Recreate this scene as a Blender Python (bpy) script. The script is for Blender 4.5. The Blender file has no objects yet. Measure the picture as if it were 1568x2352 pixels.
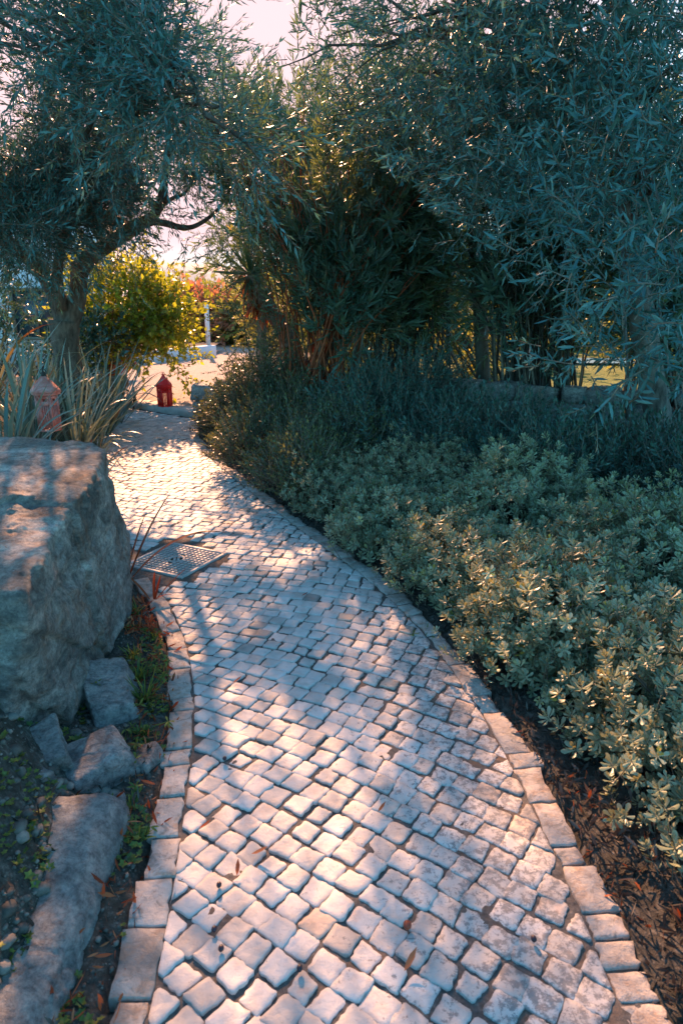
import bpy, math, random
import numpy as np
from mathutils import Vector, noise as mn
rng = np.random.default_rng(7); random.seed(7)
SC = bpy.context.scene; COL = SC.collection
rad = math.radians
# ------------------------------------------------------------------ camera geometry
CAMH, PITCH = 1.6, 17.5
def W(X, Y, d):
    """a place in the garden: the point d metres ahead of the camera on the view ray through image pixel (X, Y)"""
    a = rad(PITCH); px = (X-784)/1570; py = (1176-Y)/1570
    v = np.array([px, math.cos(a)+py*math.sin(a), -math.sin(a)+py*math.cos(a)])
    return v*(d/v[1]) + np.array([0, 0, CAMH])
SUN_EL, SUN_AZ = rad(30), rad(13)           # azimuth to the left of +Y
SUN = np.array([-math.sin(SUN_AZ)*math.cos(SUN_EL), math.cos(SUN_AZ)*math.cos(SUN_EL), math.sin(SUN_EL)])

# ------------------------------------------------------------------ object helpers
def meta(o, label=None, cat=None, group=None, kind=None):
    if label: o['label'] = label
    if cat: o['category'] = cat
    if group: o['group'] = group
    if kind: o['kind'] = kind
    return o
def empty(name, loc, label, cat, group=None):
    o = bpy.data.objects.new(name, None); COL.objects.link(o)
    o.location = loc; o.empty_display_size = .1
    return meta(o, label, cat, group)
def mesh_obj(name, V, faces_flat, sizes, mats, parent=None, tint=None, midx=None, smooth=False):
    """V (n,3); faces_flat loop vertex ids; sizes loops per face. Vertices are in world space."""
    V = np.asarray(V, np.float32)
    off = np.zeros(3, np.float32)
    if parent is not None: off = np.array(parent.location, np.float32)
    m = bpy.data.meshes.new(name)
    m.vertices.add(len(V)); m.vertices.foreach_set('co', (V-off).ravel())
    ff = np.asarray(faces_flat, np.int32); sz = np.asarray(sizes, np.int32)
    m.loops.add(len(ff)); m.loops.foreach_set('vertex_index', ff)
    m.polygons.add(len(sz))
    st = np.concatenate([[0], np.cumsum(sz)[:-1]]).astype(np.int32)
    m.polygons.foreach_set('loop_start', st)
    try: m.polygons.foreach_set('loop_total', sz)
    except Exception: pass
    if not isinstance(mats, (list, tuple)): mats = [mats]
    for k in mats: m.materials.append(k)
    if midx is not None: m.polygons.foreach_set('material_index', np.asarray(midx, np.int32))
    if smooth: m.polygons.foreach_set('use_smooth', np.ones(len(sz), bool))
    m.update(calc_edges=True)
    if tint is not None:
        a = m.attributes.new('tint', 'FLOAT', 'POINT'); a.data.foreach_set('value', np.asarray(tint, np.float32))
    o = bpy.data.objects.new(name, m); COL.objects.link(o)
    if parent is not None: o.parent = parent
    return o
class Geo:
    """collects pieces into one mesh"""
    def __init__(s): s.V = []; s.F = []; s.S = []; s.T = []; s.M = []; s.n = 0
    def add(s, V, F, S, tint=None, mi=0):
        V = np.asarray(V, float)
        s.V.append(V); s.F.append(np.asarray(F, np.int64)+s.n); s.S.append(np.asarray(S, np.int64))
        s.T.append(np.full(len(V), .5) if tint is None else (np.full(len(V), tint) if np.isscalar(tint) else np.asarray(tint)))
        s.M.append(np.full(len(S), mi) if np.isscalar(mi) else np.asarray(mi)); s.n += len(V)
    def build(s, name, mats, parent=None, smooth=False):
        return mesh_obj(name, np.concatenate(s.V), np.concatenate(s.F), np.concatenate(s.S), mats, parent,
                        np.concatenate(s.T), np.concatenate(s.M), smooth)
    def box(s, c, size, rz=0, mi=0, tint=.5, taper=1.0, bev=0.0):
        hx, hy, hz = size[0]/2, size[1]/2, size[2]/2
        if bev <= 0:
            P = [(-hx,-hy,-hz),(hx,-hy,-hz),(hx,hy,-hz),(-hx,hy,-hz)]
            Q = [(x*taper, y*taper, hz) for x, y, z in P]
            rings = [P, Q]
        else:
            b = bev; rings = []
            for z, g in ((-hz, b), (-hz+b, 0), (hz-b, 0), (hz, b)):
                k = taper if z > 0 else 1
                r = []
                for sx, sy in ((-1,-1),(1,-1),(1,1),(-1,1)):
                    X, Y = hx*k-g, hy*k-g
                    cut = b*.6
                    if sx*sy > 0: r += [(sx*X, sy*(Y-cut), z), (sx*(X-cut), sy*Y, z)]
                    else: r += [(sx*(X-cut), sy*Y, z), (sx*X, sy*(Y-cut), z)]
                rings.append(r)
            rings = [[rr[i] for i in range(8)] for rr in rings]
            # order the octagon by angle
            rings = [sorted(rr, key=lambda p: math.atan2(p[1], p[0])) for rr in rings]
        s.rings(rings, c, rz, mi, tint)
    def rings(s, rings, c=(0,0,0), rz=0, mi=0, tint=.5, cap=True):
        n = len(rings[0]); V = np.array([p for r in rings for p in r], float)
        cz, sz = math.cos(rz), math.sin(rz)
        V = np.stack([V[:,0]*cz-V[:,1]*sz, V[:,0]*sz+V[:,1]*cz, V[:,2]], 1)+np.array(c)
        F = []; S = []
        for k in range(len(rings)-1):
            for i in range(n):
                j = (i+1) % n
                F += [k*n+i, k*n+j, (k+1)*n+j, (k+1)*n+i]; S.append(4)
        if cap:
            F += list(range(n))[::-1]; S.append(n)
            F += [(len(rings)-1)*n+i for i in range(n)]; S.append(n)
        s.add(V, F, S, tint, mi)
    def lathe(s, prof, c, n=20, mi=0, tint=.5, rz=0, M=None):
        R = [[(r*math.cos(2*math.pi*i/n+rz), r*math.sin(2*math.pi*i/n+rz), z) for i in range(n)] for r, z in prof]
        if M is not None: R = [[tuple(M @ np.array(p)) for p in r] for r in R]
        s.rings(R, c, 0, mi, tint)
    def tube(s, pts, radii, n=6, mi=0, tint=.5, rough=0.0, cap=True):
        P = np.asarray(pts, float); R = np.broadcast_to(np.asarray(radii, float), (len(P),)).copy()
        T = np.gradient(P, axis=0); T /= np.linalg.norm(T, axis=1)[:, None]+1e-9
        u = np.cross(T[0], [0.3, 0.5, .81]); u /= np.linalg.norm(u)+1e-9
        ang = np.arange(n)*2*math.pi/n; out = []
        for k in range(len(P)):
            u = u-T[k]*u.dot(T[k]); u /= np.linalg.norm(u)+1e-9; v = np.cross(T[k], u)
            rr = R[k]*(1+rough*(rng.random(n)-.5)*2) if rough else R[k]
            out.append(P[k]+(np.cos(ang)[:, None]*u+np.sin(ang)[:, None]*v)*(rr[:, None] if rough else rr))
        V = np.concatenate(out); m = len(P)
        i = np.arange(n); j = (i+1) % n
        F = np.concatenate([np.stack([k*n+i, k*n+j, (k+1)*n+j, (k+1)*n+i], 1).ravel() for k in range(m-1)])
        S = [4]*(n*(m-1)); F = list(F)
        if cap:
            F += [(m-1)*n+q for q in range(n)]; S.append(n); F += list(range(n))[::-1]; S.append(n)
        s.add(V, F, S, tint, mi)
def spline(P, n):
    P = np.asarray(P, float); k = len(P)
    Q = np.vstack([2*P[0]-P[1], P, 2*P[-1]-P[-2]]); t = np.linspace(0, k-1-1e-6, n); i = t.astype(int); f = (t-i)[:, None]
    a, b, c, d = Q[i], Q[i+1], Q[i+2], Q[i+3]
    return .5*((2*b)+(-a+c)*f+(2*a-5*b+4*c-d)*f**2+(-a+3*b-3*c+d)*f**3)

# ------------------------------------------------------------------ materials
def newmat(name):
    m = bpy.data.materials.new(name); m.use_nodes = True; nt = m.node_tree; nt.nodes.clear()
    return m, nt, nt.nodes, nt.links
def ramp(N, L, src, stops, interp='LINEAR'):
    r = N.new('ShaderNodeValToRGB'); r.color_ramp.interpolation = interp
    e = r.color_ramp.elements
    while len(e) < len(stops): e.new(.5)
    for k, (p, c) in zip(e, stops): k.position = p; k.color = (*c, 1) if len(c) == 3 else c
    L.new(src, r.inputs[0]); return r.outputs[0]
def mixc(N, L, fac, a, b, mode='MIX'):
    x = N.new('ShaderNodeMix'); x.data_type = 'RGBA'; x.blend_type = mode
    for v, k in ((fac, 0), (a, 6), (b, 7)):
        if hasattr(v, 'links') or hasattr(v, 'is_linked'): L.new(v, x.inputs[k])
        elif isinstance(v, (int, float)): x.inputs[k].default_value = v
        else: x.inputs[k].default_value = (*v, 1)
    return x.outputs[2]
def tex(N, L, scale, detail=6, rough=.6, kind='noise', dist=0, sc3=None):
    tc = N.new('ShaderNodeTexCoord'); src = tc.outputs['Object']
    if sc3:
        mp = N.new('ShaderNodeMapping'); mp.inputs['Scale'].default_value = sc3; L.new(src, mp.inputs[0]); src = mp.outputs[0]
    if kind == 'noise':
        t = N.new('ShaderNodeTexNoise'); t.inputs['Scale'].default_value = scale; t.inputs['Detail'].default_value = detail
        t.inputs['Roughness'].default_value = rough; t.inputs['Distortion'].default_value = dist
        L.new(src, t.inputs['Vector']); return t.outputs['Fac']
    t = N.new('ShaderNodeTexVoronoi'); t.inputs['Scale'].default_value = scale; L.new(src, t.inputs['Vector'])
    return t.outputs['Distance']
def attr(N, name='tint'):
    a = N.new('ShaderNodeAttribute'); a.attribute_name = name; return a.outputs['Fac']
def finish(m, N, L, col, rough=.8, bump=None, bstr=.3, bdist=.01, spec=.3, extra=None):
    p = N.new('ShaderNodeBsdfPrincipled'); o = N.new('ShaderNodeOutputMaterial')
    L.new(col, p.inputs['Base Color']) if hasattr(col, 'is_linked') else setattr(p.inputs['Base Color'], 'default_value', (*col, 1))
    if hasattr(rough, 'is_linked'): L.new(rough, p.inputs['Roughness'])
    else: p.inputs['Roughness'].default_value = rough
    p.inputs['Specular IOR Level'].default_value = spec
    if bump is not None:
        b = N.new('ShaderNodeBump'); b.inputs['Strength'].default_value = bstr; b.inputs['Distance'].default_value = bdist
        L.new(bump, b.inputs['Height']); L.new(b.outputs[0], p.inputs['Normal'])
    if extra: extra(p)
    L.new(p.outputs[0], o.inputs[0]); return m
def m_simple(name, c1, c2, scale=8, rough=.8, bstr=.3, bdist=.01, spec=.3, detail=8, c3=None, tintamt=0, dist=0, sc3=None, metallic=0):
    m, nt, N, L = newmat(name)
    f = tex(N, L, scale, detail, .65, dist=dist, sc3=sc3)
    st = [(.32, c1), (.68, c2)] if c3 is None else [(.3, c1), (.5, c2), (.7, c3)]
    c = ramp(N, L, f, st)
    if tintamt:
        g = ramp(N, L, attr(N), [(0, (1-tintamt,)*3), (1, (1+tintamt,)*3)]); c = mixc(N, L, 1.0, c, g, 'MULTIPLY')
    f2 = tex(N, L, scale*6, 6, .7)
    def ex(p): p.inputs['Metallic'].default_value = metallic
    return finish(m, N, L, c, rough, f2, bstr, bdist, spec, ex)
def m_leaf(name, stops, trans=.35, rough=.45, spec=.45, tcol=None, tmul=1.3):
    """leaf: colour varies from leaf to leaf; part of the light shines through"""
    m, nt, N, L = newmat(name)
    c = ramp(N, L, attr(N), stops)
    p = N.new('ShaderNodeBsdfPrincipled'); p.inputs['Roughness'].default_value = rough; p.inputs['Specular IOR Level'].default_value = spec
    L.new(c, p.inputs['Base Color'])
    t = N.new('ShaderNodeBsdfTranslucent')
    tc = mixc(N, L, 1.0, c, tcol or (1.5*tmul, 1.35*tmul, .45*tmul), 'MULTIPLY'); L.new(tc, t.inputs['Color'])
    mx = N.new('ShaderNodeMixShader'); mx.inputs[0].default_value = trans
    L.new(p.outputs[0], mx.inputs[1]); L.new(t.outputs[0], mx.inputs[2])
    o = N.new('ShaderNodeOutputMaterial'); L.new(mx.outputs[0], o.inputs[0]); return m

M = {}
M['olive_leaf'] = m_leaf('olive_leaf', [(0, (.02, .075, .08)), (.4, (.05, .165, .165)), (.75, (.11, .26, .25)), (1, (.28, .34, .28))], .22, .42, .5, (1.4, 1.1, .5))
M['oleander_leaf'] = m_leaf('oleander_leaf', [(0, (.035, .09, .075)), (.5, (.085, .18, .145)), (.85, (.16, .26, .19)), (1, (.36, .31, .12))], .42, .38, .5, (2.0, 1.3, .35))
M['pitto_leaf'] = m_leaf('pitto_leaf', [(0, (.13, .17, .105)), (.5, (.235, .285, .185)), (.86, (.37, .41, .27)), (.93, (.40, .40, .10)), (1, (.52, .30, .05))], .18, .4, .5, (1.9, 1.25, .3))  # yellow and orange stops: yellowed leaves, and sunlight painted into the leaf colour
M['dark_leaf'] = m_leaf('dark_leaf', [(0, (.02, .06, .052)), (.6, (.055, .13, .105)), (1, (.12, .21, .165))], .2, .42, .4, (1.6, 1.2, .4))
M['lentisk_leaf'] = m_leaf('lentisk_leaf', [(0, (.03, .06, .04)), (.5, (.07, .11, .06)), (1, (.17, .19, .08))], .3, .38, .55, (2, 1.4, .4))
M['gold_leaf'] = m_leaf('gold_leaf', [(0, (.08, .13, .03)), (.5, (.20, .24, .04)), (.92, (.36, .36, .07)), (1, (.45, .17, .03))], .55, .35, .6, (1.9, 1.75, .5))
M['strap_leaf'] = m_leaf('strap_leaf', [(0, (.06, .11, .09)), (.5, (.14, .21, .17)), (.84, (.26, .33, .28)), (.9, (.30, .24, .10)), (1, (.42, .06, .015))], .12, .4, .5, (1.6, 1.2, .5))
M['bronze_leaf'] = m_leaf('bronze_leaf', [(0, (.20, .17, .04)), (.4, (.28, .08, .03)), (1, (.40, .07, .025))], .3, .4, .5, (1.7, .8, .35))
M['weed_leaf'] = m_leaf('weed_leaf', [(0, (.06, .12, .05)), (.6, (.14, .2, .05)), (.9, (.3, .3, .06)), (1, (.5, .2, .04))], .35, .5, .3, (1.9, 1.4, .4))
M['far_leaf'] = m_leaf('far_leaf', [(0, (.10, .14, .05)), (.6, (.2, .25, .09)), (1, (.38, .36, .14))], .45, .5, .3, (2.0, 1.6, .7))
M['far_red_leaf'] = m_leaf('far_red_leaf', [(0, (.22, .12, .08)), (.6, (.4, .2, .12)), (1, (.5, .3, .2))], .4, .5, .3, (1.6, 1.1, .8))
M['dead_leaf'] = m_leaf('dead_leaf', [(0, (.10, .05, .03)), (.45, (.30, .07, .03)), (.7, (.36, .12, .05)), (1, (.40, .25, .14))], .25, .6, .2, (1.8, .9, .4))
M['agave_leaf'] = m_leaf('agave_leaf', [(0, (.06, .10, .09)), (1, (.14, .19, .16))], .1, .45, .4)
M['bark'] = m_simple('bark', (.035, .032, .028), (.14, .12, .10), 14, .9, .9, .02, .2, c3=(.22, .2, .17), sc3=(1, 1, .35))
M['stem_dark'] = m_simple('stem_dark', (.03, .028, .024), (.09, .075, .06), 20, .8, .5, .004)
M['stem_red'] = m_simple('stem_red', (.20, .045, .018), (.42, .10, .04), 10, .7, .3, .004)
M['stem_grey'] = m_simple('stem_grey', (.12, .10, .08), (.28, .24, .2), 16, .85, .6, .01, sc3=(1, 1, .3))
M['twig'] = m_simple('twig', (.10, .085, .065), (.24, .19, .14), 20, .8, .2, .003)
M['white_wall'] = m_simple('white_wall', (.66, .66, .68), (.8, .8, .82), 2.5, .85, .25, .004)
M['roof_tile'] = m_simple('roof_tile', (.30, .10, .05), (.45, .2, .1), 5, .85, .4, .01)
M['glass'] = m_simple('glass', (.03, .04, .05), (.07, .08, .09), 1, .12, 0, .001, .6)
M['wood_dark'] = m_simple('wood_dark', (.16, .12, .09), (.26, .2, .15), 6, .7, .3, .004)
M['red_paint'] = m_simple('red_paint', (.85, .008, .006), (.95, .015, .010), 9, .42, .25, .002, .5)
M['iron_dark'] = m_simple('iron_dark', (.015, .014, .014), (.05, .04, .035), 20, .6, .3, .002)
M['olive_fruit'] = m_simple('olive_fruit', (.012, .008, .012), (.05, .02, .03), 30, .35, .1, .001, .5)
M['berry_red'] = m_simple('berry_red', (.25, .03, .01), (.4, .08, .03), 30, .5, .1, .001, .5)
M['manhole'] = m_simple('manhole', (.25, .235, .22), (.42, .39, .37), 7, .5, .35, .003, .5, c3=(.40, .38, .36))
M['manhole_dark'] = m_simple('manhole_dark', (.035, .035, .04), (.10, .095, .09), 30, .9, .3, .002)
M['step_stone'] = m_simple('step_stone', (.36, .33, .3), (.58, .52, .47), 5, .85, .5, .01)
M['pool_tile'] = m_simple('pool_tile', (.10, .26, .36), (.2, .38, .48), 3, .25, .1, .002)

def m_worn_pink():
    m, nt, N, L = newmat('worn_red_paint')
    f = tex(N, L, 9, 8, .7, dist=.6); f2 = tex(N, L, 55, 5, .7)
    c = ramp(N, L, f, [(.30, (.40, .03, .02)), (.43, (.48, .12, .09)), (.55, (.52, .22, .19)), (.72, (.56, .38, .36))])
    k = ramp(N, L, f2, [(.30, (.25, .1, .08)), (.36, (1, 1, 1))], 'LINEAR')
    return finish(m, N, L, mixc(N, L, .8, c, k, 'MULTIPLY'), .6, f2, .3, .003, .4)
M['worn_paint'] = m_worn_pink()
def m_cobble():
    m, nt, N, L = newmat('limestone_cobble')
    base = ramp(N, L, attr(N), [(0, (.27, .25, .235)), (.10, (.42, .40, .38)), (.5, (.53, .51, .49)), (.93, (.63, .605, .585)), (.97, (.52, .43, .36)), (1, (.43, .33, .27))])
    f = tex(N, L, 9, 8, .65); vein = ramp(N, L, f, [(.3, (.74, .70, .67)), (.5, (.97, .96, .95)), (.7, (1.1, 1.09, 1.09))])
    c = mixc(N, L, 1.0, base, vein, 'MULTIPLY')
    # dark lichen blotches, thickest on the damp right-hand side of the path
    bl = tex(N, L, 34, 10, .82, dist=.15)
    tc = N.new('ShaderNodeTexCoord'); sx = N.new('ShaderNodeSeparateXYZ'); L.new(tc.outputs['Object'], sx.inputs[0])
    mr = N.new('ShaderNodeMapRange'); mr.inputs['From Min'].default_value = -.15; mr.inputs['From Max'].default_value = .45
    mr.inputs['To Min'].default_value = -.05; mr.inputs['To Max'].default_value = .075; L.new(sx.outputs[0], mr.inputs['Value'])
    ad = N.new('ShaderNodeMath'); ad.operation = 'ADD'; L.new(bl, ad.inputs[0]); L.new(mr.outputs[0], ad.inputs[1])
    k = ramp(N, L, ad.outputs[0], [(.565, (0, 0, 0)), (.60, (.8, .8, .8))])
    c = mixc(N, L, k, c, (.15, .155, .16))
    # rusty stains
    rs = tex(N, L, 5.5, 7, .7, dist=.4); k2 = ramp(N, L, rs, [(.60, (0, 0, 0)), (.72, (.55, .55, .55))])
    c = mixc(N, L, k2, c, (.50, .30, .20))
    bm = tex(N, L, 30, 12, .78, dist=.3)
    return finish(m, N, L, c, .6, bm, .8, .008, .4)
M['cobble'] = m_cobble()
def m_kerb():
    m, nt, N, L = newmat('kerb_limestone')
    f = tex(N, L, 7, 9, .68, dist=.5)
    c = ramp(N, L, f, [(.3, (.22, .21, .20)), (.45, (.41, .385, .36)), (.66, (.55, .52, .49))])
    c = mixc(N, L, 1.0, c, ramp(N, L, attr(N), [(0, (.8, .78, .75)), (1, (1.1, 1.07, 1.05))]), 'MULTIPLY')
    bl = tex(N, L, 18, 8, .72, dist=.7); k = ramp(N, L, bl, [(.53, (0, 0, 0)), (.62, (.75, .75, .75))])
    c = mixc(N, L, k, c, (.16, .16, .15))
    st_ = tex(N, L, 11, 9, .75, dist=.3); c = mixc(N, L, ramp(N, L, st_, [(.5, (0, 0, 0)), (.62, (.7, .7, .7))]), c, (.30, .21, .15))
    return finish(m, N, L, c, .75, tex(N, L, 25, 9, .72, dist=.4), .8, .016, .3)
M['kerb'] = m_kerb()
def m_bed():
    m, nt, N, L = newmat('joint_sand')
    f = tex(N, L, 60, 8, .75); g = tex(N, L, 6, 5, .6)
    c = ramp(N, L, f, [(.3, (.045, .045, .043)), (.55, (.11, .105, .10)), (.75, (.25, .225, .20))])
    c = mixc(N, L, ramp(N, L, g, [(.5, (0, 0, 0)), (.7, (.6, .6, .6))]), c, (.22, .13, .075))
    return finish(m, N, L, c, .95, f, .7, .008, .1)
M['bed'] = m_bed()
def m_soil():
    m, nt, N, L = newmat('dark_soil')
    f = tex(N, L, 35, 9, .75); g = tex(N, L, 4, 6, .65)
    c = ramp(N, L, f, [(.3, (.03, .03, .028)), (.53, (.085, .08, .07)), (.72, (.26, .24, .21))])
    c = mixc(N, L, ramp(N, L, g, [(.45, (0, 0, 0)), (.7, (.65, .65, .65))]), c, (.045, .045, .03))
    return finish(m, N, L, c, .95, f, .9, .02, .1)
M['soil'] = m_soil()
M['pebble'] = m_simple('pebble', (.06, .058, .052), (.20, .18, .155), 22, .9, .4, .004, .2, tintamt=.45)
M['gravel'] = m_simple('gravel_yard', (.20, .17, .15), (.40, .345, .31), 22, .9, .9, .015, .2, c3=(.30, .26, .23))
M['grass'] = m_simple('lawn_grass', (.09, .14, .03), (.20, .24, .07), 12, .9, .9, .03, .2)
M['hill'] = m_simple('hill_scrub_hazy', (.42, .38, .32), (.56, .50, .44), .05, .95, .1, .1, .1)  # distance haze painted in as a pale hill colour
def m_rock(name, dark, mid, lite, rust, scale=1.6, rustamt=.55):
    m, nt, N, L = newmat(name)
    f = tex(N, L, scale, 12, .68, dist=.9, sc3=(1, 1, 2.2))
    c = ramp(N, L, f, [(.36, dark), (.5, mid), (.64, lite)])
    r = tex(N, L, scale*1.3, 9, .7, dist=1.4, sc3=(1.4, 1, .6)); k = ramp(N, L, r, [(.52, (0, 0, 0)), (.7, (rustamt,)*3)])
    c = mixc(N, L, k, c, rust)
    md = tex(N, L, scale*6, 12, .75, dist=.7, sc3=(.8, 1, 1.3)); c = mixc(N, L, .85, c, ramp(N, L, md, [(.36, (.45, .46, .48)), (.5, (1, 1, 1)), (.64, (1.5, 1.45, 1.4))]), 'MULTIPLY')
    sp = tex(N, L, 30, 2, .5, 'voronoi'); k = ramp(N, L, sp, [(.06, (.6, .6, .6)), (.12, (0, 0, 0))])
    c = mixc(N, L, k, c, (.55, .53, .5))
    sp2 = tex(N, L, 38, 10, .82); k = ramp(N, L, sp2, [(.37, (.38, .38, .39)), (.5, (1, 1, 1)), (.63, (1.4, 1.38, 1.35))])
    c = mixc(N, L, .8, c, k, 'MULTIPLY')
    bm = N.new('ShaderNodeMath'); bm.operation = 'ADD'
    L.new(tex(N, L, 7, 14, .75, dist=.6), bm.inputs[0]); L.new(tex(N, L, 60, 8, .75), bm.inputs[1])
    return finish(m, N, L, c, .72, bm.outputs[0], 1.0, .045, .4)
M['boulder'] = m_rock('boulder_stone', (.12, .108, .098), (.34, .305, .275), (.60, .54, .49), (.38, .17, .08), 2.4, .8)
M['rock_grey'] = m_rock('grey_stone', (.22, .225, .225), (.40, .395, .385), (.54, .52, .50), (.36, .25, .17), 3, .3)
M['wall_stone'] = m_rock('wall_stone', (.13, .12, .11), (.28, .25, .22), (.42, .38, .33), (.35, .19, .10), 3.5, .6)
M['orange_stone'] = m_rock('orange_stone', (.24, .14, .09), (.42, .22, .13), (.5, .32, .22), (.5, .2, .08), 4, .7)

# ------------------------------------------------------------------ the path in plan
CP = np.array([(.12,-.4,.64),(.12,.3,.64),(.105,1.15,.655),(.06,1.8,.67),(-.02,2.4,.67),(-.17,3.0,.67),(-.40,3.58,.67),(-.72,4.2,.68),
               (-1.15,5.1,.67),(-1.6,6.1,.66),(-2.05,7.1,.67),(-2.4,8.2,.66),(-2.6,9.3,.64),(-2.78,10.5,.64)])
CL = spline(CP, 900)
seg = np.linalg.norm(np.diff(CL[:, :2], axis=0), axis=1); SL = np.concatenate([[0], np.cumsum(seg)]); LEN = SL[-1]
TG = np.gradient(CL[:, :2], axis=0); TG /= np.linalg.norm(TG, axis=1)[:, None]; NR = np.stack([TG[:, 1], -TG[:, 0]], 1)
def at_s(s):
    s = np.clip(s, 0, LEN)
    c = np.stack([np.interp(s, SL, CL[:, i]) for i in range(3)], -1); n = np.stack([np.interp(s, SL, NR[:, i]) for i in range(2)], -1)
    n /= np.linalg.norm(n, axis=-1)[..., None]
    return c[..., :2], n, c[..., 2]
def SN(s, n):
    c, nn, hw = at_s(s); return c+nn*np.asarray(n)[..., None]
def to_sn(x, y):
    """signed distance from the centre line and the place along it"""
    x = np.ravel(x); y = np.ravel(y); S = np.empty(len(x)); Nn = np.empty(len(x)); H = np.empty(len(x))
    sub = slice(0, None, 5); cx, cy = CL[sub, 0], CL[sub, 1]; nr = NR[sub]; sl = SL[sub]; hw = CL[sub, 2]
    for a in range(0, len(x), 20000):
        b = slice(a, a+20000); d = (x[b, None]-cx)**2+(y[b, None]-cy)**2; k = d.argmin(1)
        dx = x[b]-cx[k]; dy = y[b]-cy[k]; sg = np.sign(dx*nr[k, 0]+dy*nr[k, 1])
        Nn[b] = sg*np.sqrt(d[np.arange(len(k)), k]); S[b] = sl[k]; H[b] = hw[k]
    return S, Nn, H
def sst(a, b, x): t = np.clip((x-a)/(b-a), 0, 1); return t*t*(3-2*t)
def fbm(x, y, z=0, s=1.0, o=3):
    return np.array([mn.fractal(Vector((a*s, b*s, z)), 1, 2, o) for a, b in zip(np.ravel(x), np.ravel(y))])
STEP_A, STEP_B = np.array([-3.32, 10.45]), np.array([-1.86, 9.27])      # front edge of the step
SD = (STEP_B-STEP_A)/np.linalg.norm(STEP_B-STEP_A); SNn = np.array([-SD[1], SD[0]])   # pointing away from the camera
def beyond(x, y): return (x-STEP_A[0])*SNn[0]+(y-STEP_A[1])*SNn[1]
WALL = np.array([(-1.62, 8.62), (-.6, 8.25), (.6, 7.7), (2.0, 6.85), (3.4, 6.35), (6.0, 6.0)])
def wall_y(x): return np.interp(x, WALL[:, 0], WALL[:, 1])
def ground_h(x, y):
    x = np.ravel(x); y = np.ravel(y)
    S, n, hw = to_sn(x, y); q = np.abs(n)-hw
    right = n > 0
    hr = .0+.05*sst(.05, .4, q)+.10*sst(.3, 1.6, q)
    steep = sst(2.4, 1.6, y)
    a = .10+.12*(1-steep); b = .95-.40*steep
    hl = .015*sst(0, .1, q)+.44*sst(a, b, q)
    h = np.where(right, hr, hl)
    h = np.where(q < 0, -.035, h-.004*(1-sst(0, .05, q)))
    bw = (x > -1.75) & (y > wall_y(x)+.12)
    h = np.where(bw & right, .36, h)
    bb = beyond(x, y)
    # left bed ends at the low wall beside the step; gravel yard beyond
    yard = (bb > .02)
    yh = np.where(x < -3.1, np.where(y < 10.35, .35, .03), .03)
    lawn = sst(-1.3, -.6, x)*sst(0, .3, y-wall_y(x))
    yh = np.where(x > -1.3, .03+.33*lawn, yh)
    h = np.where(yard & ~((y < 9.9) & (x < -3.2)), yh, h)
    return h
def gh(x, y): return float(ground_h(np.array([x]), np.array([y]))[0])

# ------------------------------------------------------------------ ground
def axis(lo, hi, fine, far_lo, far_hi):
    c = list(np.arange(lo, hi, fine)); g = fine; x = hi; up = []
    while x < far_hi: up.append(x); g *= 1.22; x += g
    up.append(far_hi); g = fine; x = lo-fine; dn = []
    while x > far_lo: dn.append(x); g *= 1.22; x -= g
    dn.append(far_lo); return np.array(sorted(dn)+c+up)
gx = axis(-4.2, 3.2, .032, -400, 400); gy = axis(.2, 11.2, .04, -60, 700)
XX, YY = np.meshgrid(gx, gy); Z = ground_h(XX, YY)
S_, n_, hw_ = to_sn(XX, YY); off = (np.abs(n_)-hw_ > .0)
near = (np.abs(XX.ravel()) < 6) & (YY.ravel() < 12) & (YY.ravel() > -1) & off
nz = np.zeros(len(Z)); nz[near] = fbm(XX.ravel()[near], YY.ravel()[near], 0, 4.5, 5)
inyard = (beyond(XX.ravel(), YY.ravel()) > .02)
Z = Z+nz*np.where(inyard, .0, .022)*(.15+.85*sst(0, .25, np.abs(n_)-hw_))+.006*((np.abs(n_)-hw_ > 0) & (np.abs(n_)-hw_ < .3))
nx_, ny_ = len(gx), len(gy); idx = np.arange(nx_*ny_).reshape(ny_, nx_)
F = np.stack([idx[:-1, :-1], idx[:-1, 1:], idx[1:, 1:], idx[1:, :-1]], -1).reshape(-1, 4)
gobj = mesh_obj('ground', np.stack([XX.ravel(), YY.ravel(), Z], 1), F.ravel(), np.full(len(F), 4), M['soil'], smooth=True); meta(gobj, kind='structure')
def sheet(name, pts, z, m, kind='structure'):
    g = Geo(); g.add([(x, y, z) for x, y in pts], list(range(len(pts))), [len(pts)]); o = g.build(name, m); return meta(o, kind=kind)
e2 = STEP_B+SD*3.0
sheet('gravel_yard', [tuple(STEP_A+SNn*.3-SD*.0), tuple(STEP_B+SNn*.3), (-1.3, 9.6), (-1.3, 24), (-12, 24), (-12, 10.55), (-3.4, 10.55)], .055, M['gravel'])
sheet('lawn', [(-.55, 9.0), (.6, 8.4), (2.0, 7.6), (4, 7.2), (14, 6.8), (40, 7), (40, 60), (-12, 60), (-12, 24.5), (-.9, 24.5)], .385, M['grass'])
sheet('pool_water', [(3.6, 13.0), (10.5, 12.3), (11, 13.4), (3.8, 14.1)], .43, M['pool_tile'])
# hills
g = Geo(); hx = np.linspace(-320, 420, 90); hv = []
for r, (yy, k) in enumerate(((330, 0), (360, 1), (420, 1.4), (520, 0))):
    for x in hx: hv.append((x, yy, -2+k*(15+7*math.sin(x*.013+1)+4*math.sin(x*.041)+1.5*mn.noise((x*.05, yy*.02, 3)))))
nh = len(hx); Fh = [];
for r in range(3):
    for i in range(nh-1): Fh += [r*nh+i, r*nh+i+1, (r+1)*nh+i+1, (r+1)*nh+i]
g.add(hv, Fh, [4]*(3*(nh-1))); meta(g.build('hill', M['hill'], smooth=True), kind='structure')

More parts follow.
